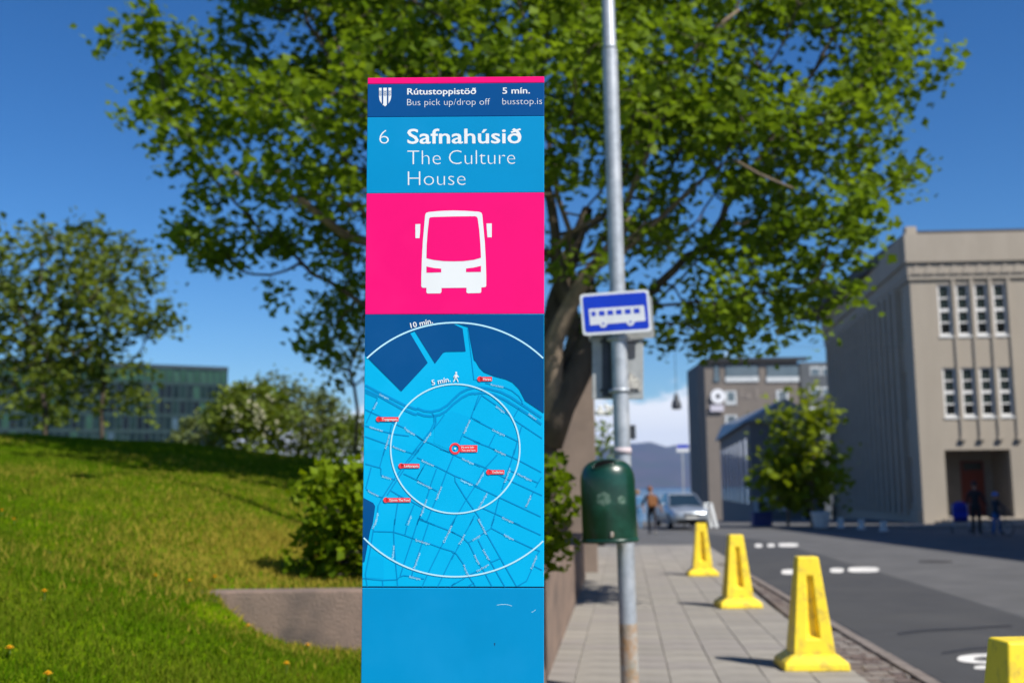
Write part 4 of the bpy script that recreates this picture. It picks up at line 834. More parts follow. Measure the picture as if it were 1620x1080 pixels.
# low dark building, side wall receding
Dn = 76.0; nearc = AT(1185, 668, Dn); farc = AT(1139, 703, 108.0); zl = nearc.z
o5 = Vector((nearc.x, Dn, gz(Dn))); ql = thing('low_building', 'low dark grey building with pitched metal roof behind the street trees', 'building', o5)
x2 = AT(1300, 700, Dn).x; fz_ = zl
vsb = [(nearc.x, Dn), (x2, Dn), (x2+3, 108), (farc.x, 108)]
m_lg = mat('low_grey_render', (.17, .165, .165), (.15, .147, .147), scale=1, rough=.9)
mb = MB(); mb.hexa([(x, y, -4) for x, y in vsb]+[(x, y, fz_) for x, y in vsb]); obj('wall', mb, m_lg, ql, off=o5)
rxm = (nearc.x+x2)/2
mb = MB(); e = .4; mb.add([(nearc.x-e, Dn-e, fz_+.02), (x2+e, Dn-e, fz_+.02), (x2+3+e, 108+e, fz_+.02), (farc.x-e, 108+e, fz_+.02), (rxm, Dn-e, fz_+1.6), (rxm+1.8, 108+e, fz_+1.6)], [(0,1,4),(2,3,5),(0,4,5,3),(1,2,5,4),(3,2,1,0)]); obj('roof', mb, mat('metal_roof', (.24, .27, .30), (.20, .23, .26), scale=1, rough=.5, metal=.2), ql, off=o5)
for k in range(7):
    t0, t1 = .06+k*.135, .12+k*.135; P5 = lambda t: Vector((nearc.x, Dn, 0)).lerp(Vector((farc.x, 108, 0)), t); p0, p1 = P5(t0), P5(t1); nn = Vector((-.06, 0, 0))
    mb = MB(); mb.add([(p0+nn+Vector((0, 0, z))) for z in (.2, zl-1.0)]+[(p1+nn+Vector((0, 0, z))) for z in (.2, zl-1.0)]+[(p0+Vector((.05, 0, z))) for z in (.2, zl-1.0)]+[(p1+Vector((.05, 0, z))) for z in (.2, zl-1.0)], [(0,1,3,2),(4,6,7,5),(0,4,5,1),(2,3,7,6),(1,5,7,3),(0,2,6,4)]); obj('window', mb, m_pane, ql, off=o5)
Xn = lambda px: AT(px, 800, Dn).x; Zn = lambda py: AT(1220, py, Dn).z
def nb2(name, x0, x1, y0, y1, m, d1=.1, par=None): mb = MB(); mb.box(Xn(x0), Xn(x1), Dn-d1, Dn+.03, Zn(y1), Zn(y0)); return obj(name, mb, m, par or ql, off=o5)
wv = nb2('window', 1192, 1214, 787, 812, m_gwh); nb2('pane', 1199, 1212, 793, 806, m_pane2, .13, wv)
wv = nb2('window', 1230, 1262, 792, 808, m_gwh); nb2('pane', 1248, 1260, 794, 806, m_pane2, .13, wv)
dv = nb2('door', 1272, 1282, 790, 824, m_pane2, .08); nb2('frame', 1269, 1272, 786, 824, m_gwh, .1, dv)
g = G(1205, 831); mb = MB(); mb.box(-.42, .42, -.3, .3, 0, .55); mb.box(-.44, .44, -.32, .32, .55, .62); bo = thing('storage_box', 'dark blue storage box against the low grey building', 'box', g)
obj('box', mb, mat('royal_box', (.006, .02, .16), (.005, .018, .13), rough=.5), bo, bevel=.02)
mb = MB(); mb.tube([(-.2, -.33, .38), (-.2, -.37, .40), (.2, -.37, .40), (.2, -.33, .38)], .015, 6); obj('handle', mb, m_dk, bo)
# pale planter tub and leaning barrier boards
g = G(1299, 834); tb = thing('planter_tub', 'pale round planter tub at the corner of the beige office', 'planter', g); mb = MB(); mb.lathe([(.28, 0), (.40, .55), (.43, .62), (.40, .64), (.36, .60), (.001, .58)], n=18); obj('tub', mb, m_wht, tb, True, auto=40)
for k, (xa, xb) in enumerate(((1117, 1126), (1126, 1134))):
    g = G(xb, 834); tp = AT(xa, 795, g.y)-g; br = thing('barrier_board', ['pale barrier board leaning by the dark building, left one of two', 'pale barrier board leaning by the dark building, right one of two'][k], 'barrier', g, group='leaning barrier boards')
    mb = MB(); mb.hexa([(-.07, -.03, 0), (.07, -.03, 0), (.07, .0, 0), (-.07, .0, 0), (tp.x-.07, .27, tp.z), (tp.x+.07, .27, tp.z), (tp.x+.07, .3, tp.z), (tp.x-.07, .3, tp.z)]); obj('board', mb, m_gwh, br)
    mb = MB(); mb.tube([(tp.x*.6, .2, tp.z*.6), (tp.x*.6+.03, .55, 0)], .02, 6); obj('strut', mb, m_galv, br)

# ================================================================ small house behind the wall on the left
hx0, hy0 = AT(944, 800, 22.2).x, 22.2; hz = AT(925, 585, 22.2).z
hs = thing('garden_house', 'small brown rendered house end standing at the pavement under the tree', 'house', (hx0, hy0, gz(hy0)))
m_brown = mat('brown_render', (.215, .165, .135), (.175, .135, .11), scale=1.8, rough=.95, bump=.35, bscale=22, c3=(.14, .11, .095), s3=.8)
mb = MB(); mb.box(hx0-2.0, hx0, hy0, hy0+6, -.5, hz); obj('wall', mb, m_brown, hs, off=(hx0, hy0, gz(hy0)), bevel=.02)
mb = MB(); mb.box(hx0-2.1, hx0+.06, hy0-.08, hy0+6.1, hz, hz+.12); obj('roof', mb, mat('rusty_iron_roof', (.20, .085, .04), (.13, .06, .035), scale=3, rough=.8), hs, off=(hx0, hy0, gz(hy0)))
mb = MB(); mb.box(hx0-.003, hx0+.03, hy0+2, hy0+3, .9, 2.1); wv = obj('window', mb, m_wwin, hs, off=(hx0, hy0, gz(hy0))); mb = MB(); mb.box(hx0+.0301, hx0+.035, hy0+2.1, hy0+2.9, 1.0, 2.0); obj('pane', mb, m_pane, wv, off=(hx0, hy0, gz(hy0)))

# ================================================================ GLASS CONCERT HALL (left, far)
DH = 340.0
m_hframe = mat('hall_frame', (.028, .050, .050), (.021, .040, .040), scale=.3, rough=.8, spec=.1)
hp = [glass('hall_glass_%d' % i, c, .35, .15) for i, c in enumerate([(.006, .017, .018), (.012, .030, .028), (.007, .013, .017), (.028, .075, .05), (.05, .09, .12)])]
hl = AT(-25, 700, DH-30); hr = AT(357, 700, DH); ha = Vector((hr.x-hl.x, hr.y-hl.y, 0)); HL = ha.length; ha.normalize(); hn = Vector((ha.y, -ha.x, 0))
zt_r = AT(357, 585, DH).z; zb_ = -14
hall = thing('glass_hall', 'large green glass concert hall with gridded facade beyond the lawn', 'building', (hl.x, hl.y, zb_)); ho = Vector((hl.x, hl.y, zb_)); fr = (Vector((hl.x, hl.y, 0)), ha, hn)
mb = MB(); mb.fbox(fr, 0, HL, -60, -.6, zb_, zt_r); obj('hall_body', mb, m_hframe, hall, off=ho)
mb = MB(); mb.fbox(fr, -.3, HL+.3, -60, .3, zt_r, zt_r+.9); obj('roof_edge', mb, mat('hall_roof', (.03, .05, .06), (.025, .04, .05), scale=.5), hall, off=ho)
mb = MB(); rows = 9; rh = (zt_r-zb_)/11; ncol = 33; cw = HL/ncol
for k in range(ncol+1): mb.fbox(fr, k*cw-.2, k*cw+.2, -.7, .12, zb_, zt_r)
for k in range(12): mb.fbox(fr, 0, HL, -.7, .15, zb_+k*rh-.5, zb_+k*rh+.5)
obj('frame_grid', mb, m_hframe, hall, off=ho)
pm_ = []
mb = MB(); hw, hh = cw/2-.2, rh/2-.5
for m_ in hp:
    me = bpy.data.meshes.new('pane'); me.from_pydata([(-hw, 0, -hh), (hw, 0, -hh), (hw, 0, hh), (-hw, 0, hh), (-hw, .1, -hh), (hw, .1, -hh), (hw, .1, hh), (-hw, .1, hh)], [], [(0,1,2,3),(4,7,6,5),(0,4,5,1),(1,5,6,2),(2,6,7,3),(3,7,4,0)]); me.materials.append(m_); pm_.append(me)
az = math.atan2(ha.y, ha.x)
for r in range(2, 11):
    for k in range(ncol):
        c = fr[0]+ha*((k+.5)*cw)+hn*.02+Vector((0, 0, zb_+(r+.5)*rh))-ho
        mi = 3 if r == 10 else random.choices(range(5), (8, 4, 6, 1, .5))[0]
        inst('pane', pm_[mi], hall, c, (R(random.uniform(-7, 7)), 0, az+R(random.uniform(-7, 7))))

# ================================================================ TREES
m_bark = mat('bark', (.085, .066, .05), (.048, .038, .031), scale=6, rough=.95, bump=.8, bscale=22, c3=(.13, .10, .065), s3=2.2, stretch=(1, 1, .35))
m_barkl = mat('bark_pale', (.23, .175, .125), (.15, .115, .085), scale=7, rough=.95, bump=.5, bscale=25)
def skeleton(start, attract, step, kill, iters, r):
    P = [np.array(s, float) for s in start]; par = [-1]+list(range(len(start)-1))
    A = attract.copy(); nodes = np.array(P); parents = par
    for it in range(iters):
        if len(A) == 0: break
        d2 = (A**2).sum(1)[:, None] - 2*A@nodes.T + (nodes**2).sum(1)[None]; k = d2.argmin(1); dm = d2[np.arange(len(A)), k]
        A = A[dm > kill*kill]; k = k[dm > kill*kill]
        if len(A) == 0: break
        u = np.unique(k); new = []
        for i in u:
            v = A[k == i]-nodes[i]; v = (v/np.linalg.norm(v, axis=1)[:, None]).mean(0) + r.normal(0, .12, 3); n = np.linalg.norm(v)
            if n < .05: v = r.normal(0, 1, 3); n = np.linalg.norm(v)
            new.append(nodes[i]+v/n*step); parents = parents+[int(i)]
        nodes = np.vstack([nodes, new])
    return nodes, np.array(parents)
def limbs(nodes, par, rtip, expo, rmax):
    n = len(nodes); acc = np.zeros(n); kids = np.bincount(par[par >= 0], minlength=n); rad = np.zeros(n)
    for i in range(n-1, -1, -1):
        rad[i] = max(rtip, acc[i]**(1/expo)) if kids[i] else rtip
        if par[i] >= 0: acc[par[i]] += rad[i]**expo
    return np.minimum(rad, rmax), kids
def tubes(nodes, par, rad, sides=6, minr=0):
    V = []; Fc = []; o = 0
    for i in range(len(nodes)):
        p = par[i]
        if p < 0 or rad[i] < minr: continue
        a, b = nodes[p], nodes[i]; d = b-a; L = np.linalg.norm(d)
        if L < 1e-6: continue
        d /= L; e = np.cross(d, (0, 0, 1.)) if abs(d[2]) < .9 else np.cross(d, (1., 0, 0)); e /= np.linalg.norm(e); f = np.cross(d, e); s = 12 if rad[i] > .09 else sides
        t = np.arange(s)*2*np.pi/s; ring = np.cos(t)[:, None]*e+np.sin(t)[:, None]*f; ra = min(rad[p], rad[i]*1.35)
        V.append(a-d*ra*.3+ring*ra); V.append(b+ring*rad[i]); j = np.arange(s); jn = (j+1) % s
        Fc.append(np.c_[o+j, o+jn, o+s+jn, o+s+j]); o += 2*s
    return np.vstack(V), np.vstack(Fc)
def leaves(cent, n_per, spread, size, r, up=.5, flat=.75, tintb=None, shape=.5):
    n = len(cent)*n_per; c = np.repeat(cent, n_per, 0)+r.normal(0, 1, (n, 3))*np.array([spread, spread, spread*flat])
    nv = r.normal(0, 1, (n, 3)); nv[:, 2] = np.abs(nv[:, 2])+up; nv /= np.linalg.norm(nv, axis=1)[:, None]
    t = r.normal(0, 1, (n, 3)); t[:, 2] -= .35; t -= nv*(t*nv).sum(1)[:, None]; t /= np.linalg.norm(t, axis=1)[:, None]; b = np.cross(nv, t)
    s = (size*(.65+.7*r.random(n)))[:, None]; fold = nv*s*.12
    q = np.stack([c-t*s*.5, c+b*s*shape-t*s*.05+fold, c+t*s*.62, c-b*s*shape-t*s*.05+fold], 1).reshape(-1, 3)
    i = np.arange(n)*4; Fc = np.concatenate([np.c_[i, i+1, i+2], np.c_[i, i+2, i+3]])
    tb = np.repeat(r.random(len(cent)) if tintb is None else tintb, n_per); ti = np.clip(tb*.6+.4*r.random(n), 0, 1)
    return q, Fc, np.repeat(ti, 4)
def blobs(lobes, D_, n, r, dy=1.0, fill=.8, clump=0, cs=.2):
    """points in lobes given as (px, py, radius px, forward offset); rounder in depth by dy"""
    n = n//clump if clump else n; vol = np.array([l[2]**2.4 for l in lobes], float); cnt = np.maximum(3, (n*vol/vol.sum()).astype(int)); out_ = []
    for l, c in zip(lobes, cnt):
        d = D_+(l[3] if len(l) > 3 else 0); ce = np.array(AT(l[0], l[1], d)); rr = l[2]/FPX*d
        v = r.normal(0, 1, (c, 3)); v /= np.linalg.norm(v, axis=1)[:, None]; v *= (fill*r.random(c)[:, None]+(1-fill))**(1/3.)
        out_.append(ce+v*rr*np.array([1, dy, 1]))
    P_ = np.vstack(out_)
    if clump: P_ = np.repeat(P_, clump, 0)+r.normal(0, cs, (len(P_)*clump, 3))*np.array([1.2, 1.2, .7])     # boughs in clumps, gaps between
    return P_
def tree(name, label, cat, base, trunk, lobes, D_, seed, npts, leaf, nleaf, spread, lm, step=.33, kill=.42, dy=1.2, rtip=.007, rmax=.3, bark=None, group=None, minr=0, tipgen=2, flat=.75, up=.5, shape=.5, crown='crown', expo=2.25, clump=0, cs=.2):
    r = np.random.default_rng(seed); A = blobs(lobes, D_, npts, r, dy, .8, clump, cs)
    nodes, par = skeleton(trunk, A, step, kill, 70, r); rad, kids = limbs(nodes, par, rtip, expo, rmax)
    root = thing(name, label, cat, base, group=group); b = np.array(base)
    V, Fc = tubes(nodes-b, par, rad, 6, minr); npobj('trunk', V, Fc, bark or m_bark, root, smooth=True)
    tip = np.where(rad < rtip*(1.01 if tipgen == 0 else 1+.42*tipgen))[0]; tip = tip[tip >= len(trunk)]
    C = nodes[tip]; tb = .5+.5*np.sin(C[:, 0]*1.7+C[:, 2]*2.1+1.3*np.sin(C[:, 1]*1.4)); tb = np.clip(.6*tb+.4*r.random(len(C)), 0, 1)
    V, Fc, ti = leaves(C-b, nleaf, spread, leaf, r, up, flat, tb, shape); npobj(crown, V, Fc, lm, root, tint=ti)
    return root, len(C), len(nodes)
lm_maple = leafmat('maple_leaf', (.058, .112, .007), (.195, .275, .020), .47, (1.35, 1.35, .6))
DT = 15.6
tb_ = AT(868, 735, DT); tb_.z = float(lawn(tb_.x, DT, True))-.05
tk = [tuple(tb_)] + [tuple(AT(x, y, DT+d)) for x, y, d in ((866, 705, 0), (872, 670, 0), (884, 635, 0), (896, 600, .0), (905, 565, .05), (912, 535, .1), (905, 505, .15))]
lob = [(355,110,130,.5),(275,60,50,-.5),(258,225,60,-.6),(300,335,85,0),(395,405,70,.4),(480,420,50,0),(470,250,150,-1.6),(620,150,190,1.5),(640,180,150,-2.2),(740,0,220,-1),(470,-20,180,.5),(900,150,200,-2.2),(860,230,120,2),(1060,60,210,1),(1210,130,190,-.8),(1340,50,120,-.4),(1420,70,42,-.4),(1270,290,125,-1.6),(1120,300,160,1.2),(1080,230,120,-2.2),(985,390,110,-.6),(1165,425,95,-.6),(1260,415,70,-1.8),(1345,375,62,-1.8),(1060,505,44,.2),(1185,500,40,-1.2),(1260,480,40,-1.6),(1010,510,42,.3),(1110,520,30,.2),(720,400,130,1.5),(560,400,70,-.4),(610,-130,190,-1),(900,-140,220,.5),(1150,-110,180,0),(410,-100,140,.3),(520,520,40,1.5),(1400,150,60,-.5),(1375,270,42,-.6),(1380,-60,110,0)]
lob = [(a_, b_, c_*.9, d_) for a_, b_, c_, d_ in lob]
_t = tree('maple_tree', 'large spreading broadleaf tree with many limbs behind the information totem', 'tree', tb_, tk, lob, DT, 11, 3300, .118, 23, .16, lm_maple, clump=9, cs=.24, step=.25, kill=.27, dy=1.35, rtip=.0065, rmax=.36, expo=2.2)
print('maple', _t[1:])
# second, pale stems rising from the same foot
mt = _t[0]; bb = Vector(tb_)
def stem(pts, r0, r1, m=m_barkl):
    P = [AT(x, y, DT+d)-bb for x, y, d in pts]; n = len(P); mb = MB(); mb.tube(P, [r0+(r1-r0)*k/(n-1) for k in range(n)], 10); return obj('limb', mb, m, mt, True)
stem([(868, 690, -.05), (872, 600, -.2), (876, 540, -.35), (893, 500, -.5), (925, 440, -.7), (958, 400, -.9), (1000, 345, -1.0)], .19, .06)
stem([(872, 640, .1), (868, 560, .2), (880, 480, .4), (905, 400, .5), (930, 330, .6)], .22, .08, m_bark)
stem([(862, 700, 0), (885, 640, -.1), (915, 585, -.1), (932, 540, 0), (935, 490, .2), (925, 430, .4)], .26, .12, m_bark)
stem([(935, 430, -.75), (990, 395, -.9), (1060, 330, -1.2), (1110, 285, -1.5), (1150, 255, -1.7)], .045, .02)
stem([(868, 400, -.7), (905, 365, -.9), (950, 342, -1.1)], .035, .025)
stem([(960, 395, -.9), (1000, 300, -1.1), (1060, 160, -1.3), (1110, 60, -1.5), (1170, 15, -1.6)], .05, .018)
stem([(1160, 252, -2.2), (1200, 275, -2.3), (1255, 298, -2.4)], .022, .012)
stem([(880, 520, .3), (760, 460, .3), (640, 400, -.1), (545, 372, -.5), (480, 320, -.9), (410, 290, -1.1), (350, 265, -1.3)], .11, .025)
stem([(860, 560, .4), (720, 380, .8), (620, 260, .5), (560, 150, .2), (530, 60, 0)], .10, .02)
stem([(640, 400, -.1), (570, 330, -.8), (520, 310, -1.0), (470, 300, -1.2)], .04, .015)
stem([(600, 250, .3), (575, 170, -.8), (545, 120, -1.0), (535, 75, -1.0)], .035, .02)
lm_far = leafmat('far_leaf', (.065, .105, .016), (.165, .205, .035), .42)
# trees on the crest at left
def lawnpt(px, D_): p = AT(px, 700, D_); p.z = float(lawn(p.x, D_, True))-.06; return p
b = lawnpt(75, 31); tree('park_tree', 'leftmost broad tree on the crest of the lawn, cut by the picture edge', 'tree', b, [tuple(b), tuple(AT(72, 650, 31)), tuple(AT(66, 610, 31)), tuple(AT(60, 570, 31))], [(30,470,100),(95,410,60),(20,560,80),(60,620,60),(-60,500,110),(130,480,60),(-30,400,60), (90,550,50),(75,650,36)], 31, 21, 560, .19, 22, .30, lm_far, .42, .5, 1.0, .011, .17, group='trees on the lawn crest')
b = lawnpt(168, 33); tree('park_tree', 'right hand tree on the lawn crest reaching out over the glass hall', 'tree', b, [tuple(b), tuple(AT(160, 650, 33)), tuple(AT(165, 610, 33)), tuple(AT(160, 570, 33))], [(150,400,55),(190,440,60),(235,490,45),(265,500,24),(170,510,60),(120,560,60),(150,610,50),(210,580,32),(90,640,36),(225,640,24),(130,380,34),(215,410,30)], 33, 22, 520, .19, 22, .29, lm_far, .42, .5, 1.1, .011, .15, group='trees on the lawn crest')
# slim tree left of the totem
b = lawnpt(562, 21.5); tree('young_tree', 'slim multi stemmed tree rising just left of the totem', 'tree', b, [tuple(b), tuple(AT(563, 690, 21.5)), tuple(AT(566, 650, 21.5)), tuple(AT(560, 610, 21.5)), tuple(AT(552, 585, 21.5))], [(545,550,48),(500,545,28),(590,560,50),(475,505,16),(640,520,60),(560,480,46),(530,590,26),(610,470,50)], 21.5, 23, 300, .12, 20, .17, lm_far, .3, .38, 1.2, .008, .07)
# shrubs behind the crest
lm_shr = leafmat('shrub_leaf', (.065, .110, .012), (.165, .210, .030), .4); lm_wil = leafmat('willow_leaf', (.10, .135, .050), (.175, .205, .075), .4); lm_bush = leafmat('bush_leaf', (.060, .115, .003), (.19, .26, .006), .42)
m_cream = mat('cream_blossom', (.55, .52, .36), (.45, .43, .28), scale=20, rough=.8)
def shrub(name, label, px, D_, lobes, seed, npts, leaf, nleaf, spread, lm, base=None, st=.26, kl=.3, **k):
    b = base or lawnpt(px, D_); zc = AT(lobes[0][0], lobes[0][1], D_)
    return tree(name, label, 'shrub', b, [tuple(b), tuple(Vector(b).lerp(zc, .35))], lobes, D_, seed, npts, leaf, nleaf, spread, lm, st, kl, 1.0, .007, .05, crown='foliage', **k)
s1 = shrub('elder_shrub', 'round dark green shrub dotted with cream blossom behind the lawn crest', 388, 29.5, [(385,655,52),(350,650,30),(430,660,34),(400,690,45),(370,625,24),(415,625,20)], 31, 900, .13, 30, .14, lm_shr)
r = np.random.default_rng(5)
for k in range(26):
    a = r.uniform(-2.6, .6); rr = r.uniform(.3, .95); q = AT(388+62*rr*math.cos(a), 660+45*rr*math.sin(a)*(1.0)+r.uniform(-4, 22), 29.5-.95*math.sqrt(max(0, 1-rr*rr))-.15)-Vector(s1[0].location)
    mb = MB(); 
    for j in range(5): mb.sphere(tuple(q+Vector(r.normal(0, .03, 3))), r.uniform(.02, .035), 6, 4, (1, 1, .6))
    obj('blossom', mb, m_cream, s1[0])
shrub('willow_shrub', 'pale grey green willow shrub behind the cream blossomed one', 470, 31.5, [(470,670,60),(440,640,40),(500,660,45),(530,690,45),(430,610,22),(455,615,22),(500,625,18)], 32, 840, .12, 24, .15, lm_wil)
shrub('willow_shrub', 'low pale shrub in front of the glass hall corner', 315, 31, [(320,690,36),(290,702,26),(345,680,26),(300,680,20)], 33, 400, .12, 24, .13, lm_wil)
shrub('low_shrub', 'low dark leafy shrub with pale flowers left of the slim tree', 540, 28.5, [(535,700,26),(560,690,24),(510,710,22),(590,690,40)], 34, 400, .11, 24, .12, lm_shr)
# bush at the wall corner behind the totem
DBu = 9.15; p = AT(690, 900, DBu); bb2 = Vector((p.x, DBu, float(lawn(p.x, DBu, True))-.03))
shrub('garden_bush', 'bright green leafy bush on top of the retaining wall behind the totem', 690, DBu, [(670,830,60),(555,800,66),(530,850,48),(500,885,34),(555,875,60),(620,850,60),(520,765,36),(560,755,40),(485,775,16),(545,912,36),(510,905,26),(800,820,56),(858,770,46),(852,850,52),(885,735,20),(880,810,28),(750,860,50)], 41, 3200, .075, 26, .075, lm_bush, base=bb2, up=.3, st=.14, kl=.16)
# street trees at right
bR = G(1247, 831); bR2 = G(1284, 832)
lm_st = leafmat('street_tree_leaf', (.085, .135, .004), (.22, .27, .010), .42)
def stree(label, b, pxs, lobes, seed, n):
    D_ = b.y; return tree('street_tree', label, 'tree', b, [tuple(b)]+[tuple(AT(x, y, D_)) for x, y in pxs], lobes, D_, seed, n, .36, 34, .48, lm_st, .6, .65, 1.0, .022, .16, m_barkl, group='street trees by the low building')
stree('bushy street tree left of the beige office, the wider of two', bR, [(1247, 800), (1246, 770), (1247, 740)], [(1245,755,34),(1218,762,16),(1272,768,22),(1247,712,24),(1243,680,16),(1240,655,9),(1228,735,18),(1240,785,24),(1262,725,18)], 51, 460)
stree('taller narrow street tree touching the beige office side wall', bR2, [(1285, 800), (1285, 770), (1284, 730)], [(1285,745,28),(1300,725,20),(1284,690,20),(1274,655,13),(1272,618,8),(1296,660,13),(1300,770,22),(1285,780,22),(1298,625,7),(1273,638,9)], 52, 420)
# shrub with a white flower head beyond the little house
b = G(955, 868); b = Vector((AT(952, 700, 34).x, 34, gz(34)))
tree('hedge_shrub', 'green shrub with white blossom glimpsed between the house and lamp post', 'shrub', b, [tuple(b), tuple(AT(950, 800, 34))], [(948,700,24),(940,760,26),(955,800,22),(950,670,14),(925,720,40)], 34, 61, 200, .16, 12, .2, lm_bush, .35, .42, 1.0, .01, .06, crown='foliage')
h_ = [o for o in col.objects if o.name.startswith('hedge_shrub')][0]; mb = MB(); q = AT(953, 651, 33.4)-b
for j in range(14): mb.sphere(tuple(q+Vector((random.gauss(0, .12), random.gauss(0, .1), random.gauss(0, .07)))), .07, 7, 5)
obj('blossom', mb, mat('white_blossom', (.75, .75, .70), (.65, .65, .6), scale=9), h_)
# ================================================================ dandelions
m_dan = mat('dandelion_yellow', (.85, .50, .008), (.75, .40, .006), scale=60, rough=.8); m_stem = mat('dandelion_stem', (.10, .16, .03), (.08, .13, .02), scale=9)
def dandelion(px, py, label, group=None, r=.022):
    d = ray(px, py); t = 2.5
    while t < 30:
        p = EYE+d*t
        if p.z < float(lawn(p.x, p.y))+.05: break
        t += .02
    g = Vector((p.x, p.y, float(lawn(p.x, p.y)))); q = thing('dandelion', label, 'flower', g, group=group); h = p.z-g.z+.004
    mb = MB(); mb.tube([(0,0,-.01), (.004,0,h*.6), (0,0,h)], .0025, 5); obj('stem', mb, m_stem, q)
    mb = MB()
    for ring, (n, rr, zz) in enumerate(((12, r, .0), (10, r*.7, .006), (7, r*.4, .010))):
        for k in range(n):
            a = 2*math.pi*k/n+ring*.3; c, s = math.cos(a), math.sin(a); wd = rr*.30
            mb.add([(0,0,h+zz-.002), (c*rr*.6-s*wd, s*rr*.6+c*wd, h+zz+.003), (c*rr, s*rr, h+zz+.004), (c*rr*.6+s*wd, s*rr*.6-c*wd, h+zz+.003)], [(0,1,2,3)])
    mb.sphere((0,0,h), r*.45, 8, 5, (1, 1, .7)); obj('flower_head', mb, m_dan, q)
for px, py, lbl in ((246, 911, 'orange yellow dandelion in the grass, leftmost of three left of the wall end'), (300, 919, 'orange yellow dandelion in the grass, middle of three left of the wall end'), (340, 913, 'orange yellow dandelion in the grass, nearest the left end of the wall'), (393, 990, 'dandelion against the foot of the retaining wall, left one'), (487, 1021, 'dandelion in the grass below the retaining wall, right one'), (15, 1026, 'dandelion at the left edge low in the picture'), (76, 1067, 'dandelion in the bottom left corner of the lawn'), (3, 808, 'dandelion at the far left edge halfway up the lawn'), (22, 822, 'dandelion just right of the one at the left edge halfway up'), (70, 936, 'pale dandelion low on the left lawn'), (453, 1050, 'faded dandelion in the bottom grass left of the totem')):
    dandelion(px, py, lbl)
# ================================================================ hanging street lamp
lp = AT(1070, 635, 48); hp_ = thing('hanging_lamp', 'small dark street lamp hanging from a wire across the street', 'lamp', lp)
mb = MB(); mb.lathe([(.05, .34), (.09, .30), (.12, .1), (.20, -.05), (.22, -.28), (.16, -.33), (.001, -.33)], n=14); obj('housing', mb, m_dk, hp_, True, auto=50)
mb = MB(); mb.tube([(0,0,.3), (0,0,2.6)], .012, 6); obj('hanger', mb, m_dk, hp_)
mb = MB(); tp = Vector((0, 0, 2.6)); l_ = Vector((-14, 3, 3.0)); r_e = Vector((Cn.x-lp.x+.2, 6.0, 3.0))
mb.tube([l_, l_.lerp(tp, .5)-Vector((0, 0, .12)), tp, tp.lerp(r_e, .5)-Vector((0, 0, .1)), r_e], .006, 5); obj('span_wire', mb, m_dk, hp_)
